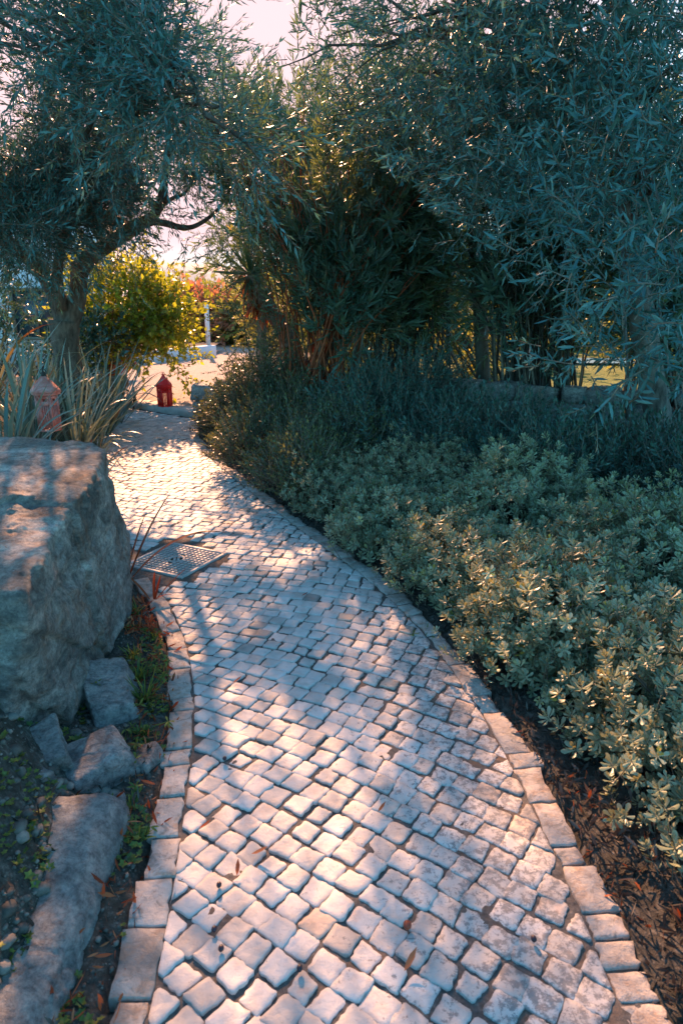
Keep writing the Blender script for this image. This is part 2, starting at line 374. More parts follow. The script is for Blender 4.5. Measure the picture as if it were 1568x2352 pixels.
# ------------------------------------------------------------------ path bed, cobbles, kerbs
s_end = float(to_sn(np.array([-2.62]), np.array([9.86]))[0][0])
def step_s(n):      # where the path meets the step at lateral n
    t = np.linspace(s_end-1.6, LEN, 300); P = SN(t, np.full(300, n)); b = beyond(P[:, 0], P[:, 1]); k = np.argmax(b > -.03)
    return t[k]
KW = .098
g = Geo(); ss = np.linspace(.1, LEN, 620); nn = np.linspace(-.97, .97, 72); rows = []
c, nr, hw = at_s(ss)
for i in range(len(ss)):
    P = c[i]+nr[i]*(nn[:, None]*hw[i]); zz = np.array([-.0048+.0025*sst(-.1, .5, p[0])*(p[1] < 4)+.005*mn.noise((p[0]*8, p[1]*8, 0))+.003*mn.noise((p[0]*40, p[1]*40, 0)) for p in P])
    rows.append(np.column_stack([P, zz]))
V = np.concatenate(rows); I = np.arange(len(V)).reshape(len(ss), 72)
Fb = np.stack([I[:-1, :-1], I[:-1, 1:], I[1:, 1:], I[1:, :-1]], -1).reshape(-1, 4)
cen = V[Fb].mean(1); keep = beyond(cen[:, 0], cen[:, 1]) < .02
Fb = Fb[keep]; path_geo = Geo(); path_geo.add(V, Fb.ravel(), np.full(len(Fb), 4), .5, 1)
MAN = np.array([(-1.31, 4.06), (-1.11, 4.46), (-.77, 4.09), (-1.02, 3.68)]); MANC = MAN.mean(0)
def inpoly(px, py, poly):
    poly = np.asarray(poly); px = np.asarray(px); py = np.asarray(py); r = np.zeros(px.shape, bool); j = len(poly)-1
    for i in range(len(poly)):
        xi, yi = poly[i]; xj, yj = poly[j]
        c = ((yi > py) != (yj > py)) & (px < (xj-xi)*(py-yi)/(yj-yi+1e-12)+xi); r ^= c; j = i
    return r
def stone(geo, out2d, top, h, tint, bulge, mi=0, seed=0, fine=True):
    """a hand-cut block: outline (n,2) with a chipped, slightly domed top"""
    o = np.asarray(out2d); n = len(o); c = o.mean(0); rings = []
    tilt = (rng.random(2)-.5)*.07
    levels = [(1.0, -h), (1.0, -.0050), (.982, -.0014), (.955, .0)]+([(.6, .6), (.3, .9)] if fine else [(.5, .75)])
    for k, (sc, zz) in enumerate(levels):
        P = c+(o-c)*sc
        if zz > 0: z = top+bulge*zz
        else: z = top+zz
        z = np.full(n, z)
        if k >= 1: z = z+(P-c)@tilt+np.array([.0030*mn.noise((p[0]*38, p[1]*38, seed)) for p in P])*(1 if zz > -.004 else .3)
        rings.append(np.column_stack([P, z]))
    V = np.concatenate(rings+[np.array([[c[0], c[1], top+bulge]])])
    i = np.arange(n); j = (i+1) % n; Fs = []
    for k in range(len(levels)-1): Fs.append(np.stack([k*n+i, k*n+j, (k+1)*n+j, (k+1)*n+i], 1).ravel())
    b = (len(levels)-1)*n; last = np.stack([b+i, b+j, np.full(n, len(V)-1)], 1).ravel()
    geo.add(V, np.concatenate(Fs+[last]), [4]*(n*(len(levels)-1))+[3]*n, tint, mi)
PITCHC = .081; th = rad(40); ct, st = math.cos(th), math.sin(th)
rr = int(14/PITCHC); cobble_n = 0
def warp(u, v, k):
    a = mn.noise_vector((u*.9/PITCHC*.33, v*.33/PITCHC, k)); return a
for iu in range(-60, rr+60):
    for iv in range(-rr, rr):
        u0, v0 = (iu+(.5 if 0 else 0))*PITCHC, (iv+.5*(iu % 2)*.35)*PITCHC
        s0 = u0*ct-v0*st; n0 = u0*st+v0*ct
        if s0 < .12 or s0 > LEN-.2 or abs(n0) > .62: continue
        hw = float(np.interp(s0, SL, CL[:, 2]))-(KW if n0 > 0 else .10)-.004
        if abs(n0) > hw+.03: continue
        su, sv = .5*PITCHC*(.945+.10*(rng.random()-.5)), .5*PITCHC*(.945+.14*(rng.random()-.5))
        if rng.random() < .06: su *= .85; sv *= .8
        ju, jv = (rng.random(2)-.5)*.010
        cor = np.array([(-su, -sv), (su, -sv), (su, sv), (-su, sv)])+(rng.random((4, 2))-.5)*.013
        pts = []
        near = s0 < 5.2
        m_e = 4 if near else 2
        for a in range(4):
            A, B = cor[a], cor[(a+1) % 4]; Pv = cor[a-1]
            # rounded corner
            rc = .04+.06*rng.random(); pts.append(A+(Pv-A)*rc); pts.append(A+(B-A)*rc)
            for t in np.linspace(.10, .90, m_e+2)[1:-1]:
                Q = A+(B-A)*t; d = (Q/np.linalg.norm(Q))*((rng.random()-.5)*.006); pts.append(Q+d)
        pts = np.array(pts)+[ju, jv]
        uu = u0+pts[:, 0]; vv = v0+pts[:, 1]
        wv = mn.noise_vector((u0*1.7, v0*1.7, 5)); uu = uu+wv[0]*.010; vv = vv+wv[1]*.010
        s = uu*ct-vv*st; n = uu*st+vv*ct
        jit = (rng.random()-.5)*.006
        n = np.clip(n, -hw+abs(jit), hw-abs(jit))
        P = SN(s, n)
        if (beyond(P[:, 0], P[:, 1]) > -.02).any(): continue
        ar = .5*abs(np.sum(P[:, 0]*np.roll(P[:, 1], -1)-P[:, 1]*np.roll(P[:, 0], -1)))
        if ar < .0016: continue
        cc = P.mean(0)
        d = np.abs(P-MANC)
        if inpoly(P[:, 0], P[:, 1], MANC+(MAN-MANC)*1.06).any(): continue
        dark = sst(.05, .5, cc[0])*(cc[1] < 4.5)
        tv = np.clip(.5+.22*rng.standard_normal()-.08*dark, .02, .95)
        if rng.random() < .022: tv = .98
        stone(path_geo, P, .002+(rng.random()-.5)*.007*(1-.5*dark), .03, tv, -.0005+.0022*rng.random(), 0, iu*.37+iv, near); cobble_n += 1
pobj = path_geo.build('path', [M['cobble'], M['bed']], smooth=False); meta(pobj, kind='structure')
# kerb stones of flat limestone
kg = Geo()
for side in (-1, 1):
    s = .05; KWs = .10 if side < 0 else KW
    while s < LEN-.1:
        L_ = .10+.24*rng.random()
        if side > 0: L_ = .07+.17*rng.random()
        s1 = s+L_; t = np.linspace(0, 1, 7)
        hw = np.interp(s+L_*t, SL, CL[:, 2]); wv = np.array([mn.noise((q*6, side*9, 1)) for q in s+L_*t])*.012
        jo = (rng.random()-.5)*.035*(1.1 if side > 0 else .8)-.01
        inn = hw-KWs+(rng.random()-.5)*.010+(rng.random(7)-.5)*.010; out = hw+jo+wv*1.6+(rng.random(7)-.5)*.010
        sA = np.clip(s+.002+L_*t*(1-.008/L_), 0, LEN)
        A = SN(sA, side*inn); B = SN(sA, side*out)
        mid0 = SN(np.array([sA[0], sA[0]]), side*np.array([inn[0]*.6+out[0]*.4, inn[0]*.3+out[0]*.7])); mid1 = SN(np.array([sA[-1]]*2), side*np.array([inn[-1]*.3+out[-1]*.7, inn[-1]*.6+out[-1]*.4]))
        P = np.concatenate([A[::-1], mid0, B, mid1])
        if side > 0: P = P[::-1]
        P = P+(rng.random(P.shape)-.5)*.006
        if not (beyond(P[:, 0], P[:, 1]) > -.02).any() and not inpoly(P[:, 0], P[:, 1], MANC+(MAN-MANC)*1.05).any():
            stone(kg, P, .003+(rng.random()-.5)*.006, .05, rng.random(), .003, 0, s*3, True)
        s = s1
meta(kg.build('path_kerb', M['kerb']), kind='structure')
# step
g = Geo(); n = 5; Ls = np.linalg.norm(STEP_B-STEP_A)
ang = math.atan2(SD[1], SD[0])
for k in range(n):
    c = STEP_A+SD*(Ls*(k+.5)/n)+SNn*.16
    g.box((c[0], c[1], .005), (Ls/n-.008, .32, .15), ang, tint=rng.random(), bev=.008)
meta(g.build('path_step', M['step_stone']), kind='structure')

# ------------------------------------------------------------------ manhole cover
mh = empty('manhole_cover', (MANC[0], MANC[1], 0), 'square iron cover with a grid pattern set in the cobbles', 'manhole cover')
ea = MAN[1]-MAN[0]; ax = math.atan2(ea[1], ea[0]); sz = .46
g = Geo()
for k in range(4):
    a = ax+k*math.pi/2; o = np.array([math.cos(a), math.sin(a)])*(sz/2-.012)
    g.box((MANC[0]+o[0], MANC[1]+o[1], -.008), (.024, sz if k % 2 == 0 else sz-.052, .03), a, bev=.003)
g.build('frame', M['manhole'], mh)
g = Geo(); g.box((MANC[0], MANC[1], -.012), (sz-.052, sz-.052, .02), ax, 0); base = g.build('plate', M['manhole_dark'], mh)
g = Geo(); ci = sz-.06; nc = 13; cs = ci/nc
for i in range(nc):
    for j in range(nc):
        u, v = (i+.5)*cs-ci/2, (j+.5)*cs-ci/2
        if math.hypot(u, v*1.2) < .062: continue
        P = (MANC[0]+u*math.cos(ax)-v*math.sin(ax), MANC[1]+u*math.sin(ax)+v*math.cos(ax), .0005)
        g.box(P, (cs-.0075, cs-.0075, .006), ax, 0, taper=.9)
g.build('grid_studs', M['manhole'], mh)
g = Geo(); g.lathe([(.040, .010), (.040, .017), (.056, .017), (.056, .010)], (MANC[0], MANC[1], -.012), 28)
for sgn in (-1, 1):
    a = ax+.6; g.box((MANC[0]-sgn*.012*math.sin(a), MANC[1]+sgn*.012*math.cos(a), .0015), (.06, .017, .006), a)
g.build('lifting_ring', M['manhole'], mh)

# ------------------------------------------------------------------ rocks
import bmesh
_ico = {}
def ico(sub):
    if sub not in _ico:
        bm = bmesh.new(); bmesh.ops.create_icosphere(bm, subdivisions=sub, radius=1)
        V = np.array([v.co[:] for v in bm.verts]); Fc = np.array([[v.index for v in f.verts] for f in bm.faces]); bm.free(); _ico[sub] = (V, Fc)
    return _ico[sub]
def rock(geo, C, planes, sub=4, rough=.02, freq=3, sharp=26, seed=0, tint=.5, mi=0, strat=0, crack=1.3):
    """a quarried block: the smoothed intersection of its faces, roughened"""
    D, Fc = ico(sub); C = np.array(C, float); inv = np.zeros(len(D)); raw = []
    for nrm, pt in planes:
        nrm = np.array(nrm, float); nrm /= np.linalg.norm(nrm); d = nrm@(np.array(pt, float)-C)
        raw.append(np.clip(D@nrm, 0, None)/max(d, .01))
    dmax = None; raw = np.array(raw); inv = (raw**sharp).sum(0)**(1/sharp)
    R = 1/np.maximum(inv, 1e-3); P = C+D*R[:, None]
    disp = np.array([mn.fractal(Vector(p)*freq+Vector((seed, seed*1.7, 0)), .9, 2.1, 6) for p in P])*rough
    rd = np.array([abs(mn.noise(Vector((p[0]*2, p[1]*3.1, p[2]*2.2))*freq*.8+Vector((seed, 0, 9)))) for p in P])
    disp -= rough*crack*np.clip(1-rd/.07, 0, 1)
    if strat: disp += strat*np.array([mn.fractal(Vector((p[0]*2.5+p[1]*5, p[1]*2.5-p[0]*4, p[2]*22+p[0]*3)), .8, 2, 4) for p in P])
    if sub >= 7:
        top = sst(.55, .9, (P-C)[:, 2]/.4)
        disp += np.array([mn.fractal(Vector((p[0]*9, p[1]*14, p[2]*9)), .8, 2.1, 5) for p in P])*(.007+.012*top)
        wob = np.array([mn.noise((p[0]*3, p[1]*3, p[2]*3)) for p in P])*.10
        for cn, cd, ww, dd in (((.55, .75, -.35), .62, .010, .030), ((.2, .6, .78), 1.45, .008, .022), ((-.3, .9, -.2), 2.75, .009, .025), ((.7, .5, .5), .42, .007, .018)):
            cn = np.array(cn)/np.linalg.norm(cn); dist = P@cn-cd+wob; disp -= dd*np.exp(-(dist/ww)**2); disp += .012*(np.tanh(dist/.012)-1)
    P = P+D*disp[:, None]; geo.add(P, Fc.ravel(), np.full(len(Fc), 3), tint, mi)
def blockrock(geo, C, size, rz=0, seed=0, sub=3, rough=.012, jit=.25, **kw):
    r = np.random.default_rng(int(seed*97)+3); pl = []; cz, sz = math.cos(rz), math.sin(rz)
    for ax_ in range(3):
        for s in (-1, 1):
            n = np.zeros(3); n[ax_] = s; n = n+(r.random(3)-.5)*jit; n2 = np.array([n[0]*cz-n[1]*sz, n[0]*sz+n[1]*cz, n[2]])
            p = np.zeros(3); p[ax_] = s*size[ax_]/2; pl.append((n2, np.array(C)+np.array([p[0]*cz-p[1]*sz, p[0]*sz+p[1]*cz, p[2]])))
    for _ in range(3):
        n = r.standard_normal(3); n /= np.linalg.norm(n); e = abs(n)@(np.array(size)/2)
        pl.append((n, np.array(C)+n*e*.78))
    rock(geo, C, pl, sub, rough, kw.pop('freq', 6), kw.pop('sharp', 18), seed, **kw)
g = Geo()
rock(g, (-1.65, 2.6, .40), [((.03, -.10, 1), (-1.3, 2.8, .79)), ((.90, -.42, -.10), (-.93, 2.12, .55)), ((.95, .28, -.08), (-.915, 2.75, .5)),
     ((.62, .78, .1), (-1.12, 3.45, .6)), ((.1, 1, .1), (-1.5, 3.62, .6)), ((-1, 0, .1), (-2.65, 2.6, .5)), ((-.25, -1, -.1), (-1.2, 1.62, .4)),
     ((.1, 0, -1), (-1.5, 2.5, -.08)), ((.55, -.60, -.58), (-.95, 1.90, .04)), ((.75, .1, -.65), (-.98, 2.7, .10)),
     ((.75, .1, .66), (-.925, 2.62, .72)), ((-.05, -.95, .25), (-1.02, 1.98, .6)), ((.80, .10, .1), (-.985, 2.0, .5))], 7, .028, 2.0, 110, 4, strat=.013, crack=.25)
bo = g.build('boulder', M['boulder'], smooth=False)
meta(bo, 'huge grey and rust boulder with a flat top beside the path, the largest rock', 'boulder')
def lone_rock(name, C, size, rz, seed, label, m='rock_grey', sub=6, rough=.012, jit=.3, cat='rock'):
    g = Geo(); blockrock(g, C, size, rz, seed, sub, rough, jit, sharp=26, crack=.5, strat=.006); o = g.build(name, M[m], smooth=False); meta(o, label, cat, 'rocks along the left bank'); return o
lone_rock('rock', (-.86, 1.24, .0), (.44, 1.02, .22), .10, 3, 'long smooth grey rock slab in the lower left corner beside the kerb')
lone_rock('rock', (-1.12, 1.50, .16), (.22, .42, .30), .2, 5, 'grey rock cut off by the left edge of the photo below the boulder')
lone_rock('rock', (-.85, 1.98, .05), (.24, .20, .15), .7, 8, 'pale angular rock lying just under the front of the boulder')
lone_rock('rock', (-.93, 2.42, .02), (.20, .32, .19), .35, 12, 'brown rock wedged at the foot of the boulder on the path side', jit=.8)
lone_rock('rock', (-.735, 1.80, .02), (.09, .08, .06), .4, 14, 'small flat stone beside the grey slab in the left bank', sub=3)
lone_rock('rock', (-1.02, 1.93, .12), (.20, .16, .14), .5, 23, 'rough brownish rock half buried in mossy soil by the left edge', jit=.6)
lone_rock('rock', (-.71, 2.08, .0), (.11, .12, .08), .9, 29, 'small angular stone lying between the pale rock and the kerb', jit=.5, sub=4)
lone_rock('rock', (-.95, 1.78, .16), (.10, .08, .07), 1.1, 17, 'small rounded stone in mossy soil under the boulder', sub=3)
# retaining wall on the right
g = Geo(); L2 = np.linalg.norm(np.diff(WALL, axis=0), axis=1); cum = np.concatenate([[0], np.cumsum(L2)])
k = 0
for course in range(5):
    s = .12*(course % 2); zc = gh(-1, 8)+.0+course*.135
    while s < cum[-1]-.1:
        l = .22+.26*rng.random(); c = s+l/2
        x = np.interp(c, cum, WALL[:, 0]); y = np.interp(c, cum, WALL[:, 1]); x2 = np.interp(c+.05, cum, WALL[:, 0]); y2 = np.interp(c+.05, cum, WALL[:, 1])
        a = math.atan2(y2-y, x2-x); top = .52+.22*sst(-1, 2.2, x); zb = .06+course*.14
        if zb < top:
            blockrock(g, (x+(rng.random()-.5)*.04, y+(rng.random()-.5)*.06, zb+.06), (l*1.0, .30, .155+.03*rng.random()), a+(rng.random()-.5)*.15, k+30, 3, .014, .3, tint=rng.random())
        k += 1; s += l
wobj = g.build('dry_stone_wall', M['wall_stone'], smooth=True); meta(wobj, 'long dry stone retaining wall behind the shrubs on the right', 'stone wall')
pl = empty('stone_pillar', (-1.72, 8.66, 0), 'stack of three squared stones at the right end of the step', 'stone pillar')
for z, s_, dx, sd in ((.10, (.28, .26, .16), .04, 61), (.27, (.30, .28, .19), 0, 63), (.46, (.36, .32, .19), -.03, 66)):
    g = Geo(); blockrock(g, (-1.70+dx, 8.68, z), s_, -.2, sd, 4, .012, .14); g.build('stone_block', M['rock_grey'], pl, True)
g = Geo(); k = 0
for course in range(3):
    for i in range(5):
        l = .34; x = -3.28-i*l-.12*(course % 2); zc = .12+course*.15
        blockrock(g, (x, 10.05+.04*(rng.random()-.5)-(0 if i else .02), zc), (.36, .30, .165), .05, k+90, 3, .012, .16, tint=rng.random()); k += 1
meta(g.build('low_stone_wall', M['orange_stone'], smooth=True), 'low orange stone wall left of the step behind strap leaves', 'stone wall')

# ------------------------------------------------------------------ lanterns
def lantern(loc, H, Wd, m, label, rz=.35, kind=0):
    t = empty('garden_lantern', loc, label, 'lantern')
    x, y, z = loc; n = 6; r = Wd*(.42 if kind == 0 else .36); b0, b1 = .03*H, .56*H
    g = Geo(); g.lathe([(r*1.06, 0), (r*1.06, b0), (r*.95, b0)], (x, y, z), n, rz=rz); g.build('base', m, t)
    g = Geo()                                                     # pierced body: slats between posts
    for k in range(n):
        a0, a1 = rz+2*math.pi*k/n, rz+2*math.pi*(k+1)/n
        A = np.array([math.cos(a0), math.sin(a0)])*r; B = np.array([math.cos(a1), math.sin(a1)])*r
        wl = np.linalg.norm(B-A); aa = math.atan2(*(B-A)[::-1])
        g.box((x+A[0], y+A[1], z+(b0+b1)/2), (.014*Wd/.22, .014*Wd/.22, b1-b0), aa)
        ns = 5
        for q in range(ns):
            c = A+(B-A)*((q+.5)/ns); g.box((x+c[0], y+c[1], z+b0+(b1-b0)*.36), (wl/ns*.66, .004, (b1-b0)*.70), aa)
        c = (A+B)/2; g.box((x+c[0], y+c[1], z+b0+(b1-b0)*.77), (wl*.98, .005, (b1-b0)*.12), aa)
        for q in (.2, .8):
            c = A+(B-A)*q; g.box((x+c[0], y+c[1], z+b0+(b1-b0)*.86), (wl*.26, .004, (b1-b0)*.1), aa)
        c = (A+B)/2; g.box((x+c[0], y+c[1], z+b0+(b1-b0)*.95), (wl*.98, .005, (b1-b0)*.10), aa)
    g.build('pierced_body', m, t)
    g = Geo(); g.lathe([(Wd*.40, b1), (Wd*.5, b1+.005), (Wd*.5, b1+.05*H), (Wd*.46, b1+.055*H)], (x, y, z), 12 if kind == 0 else 6, rz=rz); g.build('collar', m, t)
    g = Geo(); z1 = b1+.055*H
    if kind == 0: prof = [(Wd*.50, z1), (Wd*.46, z1+.05*H), (Wd*.30, z1+.14*H), (Wd*.17, z1+.22*H), (Wd*.10, z1+.27*H)]
    else: prof = [(Wd*.54, z1-.01*H), (Wd*.50, z1+.03*H), (Wd*.33, z1+.12*H), (Wd*.17, z1+.20*H), (Wd*.09, z1+.235*H)]
    g.lathe(prof, (x, y, z), 12 if kind == 0 else 6, rz=rz); rf = g.build('roof', m, t)
    g = Geo(); z2 = prof[-1][1]
    g.lathe([(Wd*.10, z2), (Wd*.05, z2+.02*H), (Wd*.075, z2+.045*H), (Wd*.03, z2+.07*H), (Wd*.012, H)], (x, y, z), 12)
    g.build('finial', M['iron_dark'] if kind else m, t)
    g = Geo(); a = np.linspace(0, 2*math.pi, 17); rr_ = Wd*.11
    g.tube(np.column_stack([x+rr_*np.cos(a), np.full(17, y), z+z2+.06*H+rr_*np.sin(a)]), .0035, 5, cap=False); g.build('hanging_ring', M['iron_dark'] if kind else m, t)
    return t
lantern((-2.56, 9.95, .08), .49, .235, M['red_paint'], 'small bright red metal lantern standing on the step of the path')
pw = W(108, 968, 6.1); lantern((pw[0]+.02, 6.1, .45), .57, .25, M['worn_paint'], 'large faded pink and red lantern half hidden among strap leaves', .2, 1)

# ------------------------------------------------------------------ leaves and sprigs
class Tpl:
    def __init__(s): s.V = []; s.F = []; s.S = []; s.T = []; s.M = []; s.n = 0
    def add(s, V, F, tint=0., mi=0):
        s.V += [tuple(v) for v in V]
        for f in F: s.F += [i+s.n for i in f]; s.S.append(len(f)); s.M.append(mi)
        s.T += [tint]*len(V); s.n += len(V)
    def arr(s): return np.array(s.V, float), np.array(s.F), np.array(s.S), np.array(s.T), np.array(s.M)
def frame(d, roll):
    d = np.array(d, float); d /= np.linalg.norm(d)+1e-9; h = np.array([0, 0, 1.]) if abs(d[2]) < .95 else np.array([1., 0, 0])
    a = np.cross(h, d); a /= np.linalg.norm(a); b = np.cross(d, a); c, s = math.cos(roll), math.sin(roll)
    return d, a*c+b*s, -a*s+b*c
def leaf(t, p, d, L_, w, roll=0, curl=.15, tint=0, mi=0, detail=0, wide=.45):
    d, a, b = frame(d, roll); p = np.array(p)
    def q(x, y): return p+d*(L_*x)+a*(w*y)-b*(curl*L_*x*x)+b*(abs(y)*w*.35)
    if detail == 0: t.add([q(0, 0), q(wide, .5), q(1, 0), q(wide, -.5)], [(0, 1, 2, 3)], tint, mi)
    elif detail == 1:
        t.add([q(0, 0), q(.3, .42), q(.65, .45), q(1, 0), q(.65, -.45), q(.3, -.42), q(.35, 0), q(.68, 0)],
              [(0, 6, 1), (6, 7, 2, 1), (7, 3, 2), (0, 5, 6), (6, 5, 4, 7), (7, 4, 3)], tint, mi)
    else:   # spoon-shaped: broadest near the blunt tip
        t.add([q(0, 0), q(.45, .28), q(.78, .5), q(.96, .28), q(1, 0), q(.96, -.28), q(.78, -.5), q(.45, -.28), q(.45, 0), q(.78, 0)],
              [(0, 8, 1), (8, 9, 2, 1), (9, 4, 3, 2), (0, 7, 8), (8, 7, 6, 9), (9, 6, 5, 4)], tint, mi)
def twig(t, p0, p1, r, mi=1, bend=(0, 0, 0)):
    p0, p1 = np.array(p0, float), np.array(p1, float); d, a, b = frame(p1-p0, 0)
    m = (p0+p1)/2+np.array(bend)
    V = []
    for P, R in ((p0, r), (m, r*.8), (p1, r*.4)):
        for k in range(3): V.append(P+R*(math.cos(k*2.094)*a+math.sin(k*2.094)*b))
    t.add(V, [(0, 1, 4, 3), (1, 2, 5, 4), (2, 0, 3, 5), (3, 4, 7, 6), (4, 5, 8, 7), (5, 3, 6, 8)], 0, mi)
def sprig_alt(r, length=.28, n=16, L_=.055, w=.013, detail=0, ang=.9, whorl=2, wide=.45, wild=.35):
    bx, by = (r.random(2)-.5)*length*.5
    def at(z): return (bx*(z/length)**2, by*(z/length)**2, z)
    t = Tpl(); twig(t, (0, 0, 0), at(length), .0036, bend=(-bx*.25, -by*.25, 0)); k0 = n//whorl
    for i in range(k0):
        z = length*(.12+.88*i/(k0-1)); ph = i*(2.4 if whorl == 1 else math.pi/2*.95)+r.random()*.6
        for j in range(whorl):
            a = ph+j*2*math.pi/whorl; el = ang*(1.15-.75*(i/(k0-1)))+(r.random()-.5)*wild*2
            d = (math.cos(a)*math.sin(el), math.sin(a)*math.sin(el), math.cos(el))
            s = .6+.75*r.random(); leaf(t, at(z), d, L_*s, w*s, math.pi+(r.random()-.5)*1.2, .18*(r.random()-.2), r.random(), 0, detail, wide)
    return t.arr()
def rosette(r, n=10, L_=.05, w=.021, detail=2, stem=.12, mi=1):
    t = Tpl(); twig(t, (0, 0, -stem), (0, 0, 0), .003)
    for ring, (k, el0, s0) in enumerate(((int(n*.6), 1.25, 1.0), (int(n*.4), .75, .78), (3, .3, .5))):
        for j in range(k):
            a = j*2*math.pi/k+ring*.5+r.random()*.5; el = el0+(r.random()-.5)*.45
            d = (math.cos(a)*math.sin(el), math.sin(a)*math.sin(el), math.cos(el)); s = s0*(.8+.4*r.random())
            leaf(t, (0, 0, -.012*(2-ring)), d, L_*s, w*s, math.pi+(r.random()-.5)*.5, .12+.15*r.random(), r.random(), 0, detail)
    # older leaves lower on the stem
    for j in range(5):
        a = r.random()*6.28; el = 1.3+(r.random()-.5)*.4; leaf(t, (0, 0, -stem*(.25+.6*r.random())), (math.cos(a)*math.sin(el), math.sin(a)*math.sin(el), math.cos(el)), L_*.85, w*.85, math.pi, .2, r.random()*.6, 0, 1)
    return t.arr()
def rotmats(dirs, roll):
    d = dirs/np.linalg.norm(dirs, axis=1)[:, None]; h = np.where(np.abs(d[:, 2:3]) < .95, [[0, 0, 1.]], [[1., 0, 0]])
    a = np.cross(h, d); a /= np.linalg.norm(a, axis=1)[:, None]; b = np.cross(d, a)
    c, s = np.cos(roll)[:, None], np.sin(roll)[:, None]
    return np.stack([a*c+b*s, -a*s+b*c, d], 2)      # columns: x, y, z axes
def scatter(geo, tpls, P, D, scale, tint0=None, tvar=.5, mi_off=0):
    """copies of small leaf sprigs into one crown mesh"""
    P = np.asarray(P); n = len(P)
    if n == 0: return
    scale = np.broadcast_to(scale, (n,)); pick = rng.integers(0, len(tpls), n)
    if tint0 is None: tint0 = rng.random(n)*.8
    for k, (V, Fc, S, T, Mi) in enumerate(tpls):
        m = pick == k; q = m.sum()
        if not q: continue
        R = rotmats(D[m], rng.random(q)*6.283)
        X = np.einsum('nij,vj->nvi', R, V)*scale[m][:, None, None]+P[m][:, None, :]
        tt = np.clip(tint0[m][:, None]*(1-tvar)+T[None]*tvar, 0, 1)
        Fo = (Fc[None]+(np.arange(q)*len(V))[:, None]).ravel()
        geo.add(X.reshape(-1, 3), Fo, np.tile(S, q), tt.ravel(), np.tile(Mi+mi_off, q))
r0 = np.random.default_rng(3)
T_OLIVE = [sprig_alt(r0, .26, 16, .058, .0125) for _ in range(5)]
T_OLIVE_NEAR = [sprig_alt(r0, .12, 12, .056, .011, 1, 1.25, wild=.6) for _ in range(7)]
T_OLEA = [sprig_alt(r0, .26, 18, .125, .021, 0, 1.0, 3, .4) for _ in range(5)]
T_OLEA_N = [sprig_alt(r0, .26, 18, .125, .021, 1, 1.0, 3) for _ in range(5)]
T_PITTO = [rosette(r0, 11, .046, .0185) for _ in range(5)]
T_PITTO_F = [rosette(r0, 9, .042, .018, 0, .10) for _ in range(4)]
T_LENT = [sprig_alt(r0, .16, 14, .028, .011, 0, 1.1) for _ in range(4)]
T_DARK = [sprig_alt(r0, .18, 18, .035, .011, 0, 1.1) for _ in range(4)]
T_BROAD = [sprig_alt(r0, .28, 9, .085, .05, 0, 1.2, 1, .4) for _ in range(4)]

# ------------------------------------------------------------------ where the canopy lets the sun through
LIT = [[(.12, -1.7), (1.1, -1.7), (1.15, .40), (.12, .40)], [(-1.05, 3.4), (-1.2, 4.75), (-.35, 5.0), (.03, 4.1), (.22, 3.4), (.22, 2.7), (.1, 2.1), (.02, 1.6), (.15, 1.1), (.1, .5), (-.62, .5), (-.62, 1.6), (-.68, 2.4)],
       [(.25, 4.1), (.70, 3.6), (1.02, 2.4), (1.15, 1.2), (.72, 1.2), (.56, 2.4)],
       [(-2.5, .2), (-.75, .2), (-.7, 2.3), (-2.5, 2.5)]]
LITC = [(-2.35, 9.05, .38, .33), (-2.15, 8.35, .22, .3), (-1.9, 7.55, .32, .28), (-1.75, 6.75, .2, .3), (-1.3, 6.1, .38, .35), (-.85, 5.45, .35, .35), (-.5, 6.1, .55, .6),
        (-.95, 6.9, .5, .5), (-.05, 4.4, .2, .35), (-3.1, 5.4, .7, .6), (.25, 3.6, .12, .3), (-.1, 5.3, .4, .4), (-1.6, 7.3, .3, .5), (-.15, 6.9, .6, .7), (.4, 6.2, .25, .5), (-.72, 6.7, .5, .8), (-.2, 5.7, .5, .6)]
def lit_mask(P):
    P = np.asarray(P); k = P[:, 2]/SUN[2]; gx_ = P[:, 0]-SUN[0]*k; gy_ = P[:, 1]-SUN[1]*k
    m = np.zeros(len(P), bool)
    for poly in LIT: m |= inpoly(gx_, gy_, poly)
    for a, b, ra, rb in LITC: m |= ((gx_-a)/ra)**2+((gy_-b)/rb)**2 < 1
    j = np.where(m & (gy_ > .5))[0]
    if len(j):
        nz_ = np.array([mn.noise((gx_[q]*2.6, gy_[q]*1.5, 4.2)) for q in j]); m[j] = nz_ > -.25
    return m
def sun_keep(P, leak=.06, zmin=.9):
    P = np.asarray(P); m = lit_mask(P) & (P[:, 2] > zmin)
    return ~m | (rng.random(len(P)) < leak)
def ell_points(c, r, n, clump=.0, kc=0, shell=.0):
    """points in an ellipsoid, gathered in clumps"""
    c = np.array(c); r = np.array(r)
    def ins(k):
        v = rng.standard_normal((k, 3)); v /= np.linalg.norm(v, axis=1)[:, None]; u = rng.random(k)**(1/3)
        u = shell+(1-shell)*u; return v*u[:, None]
    if not kc: return c+ins(n)*r
    cc = ins(kc)*r+c; a = rng.integers(0, kc, n); return cc[a]+rng.standard_normal((n, 3))*clump
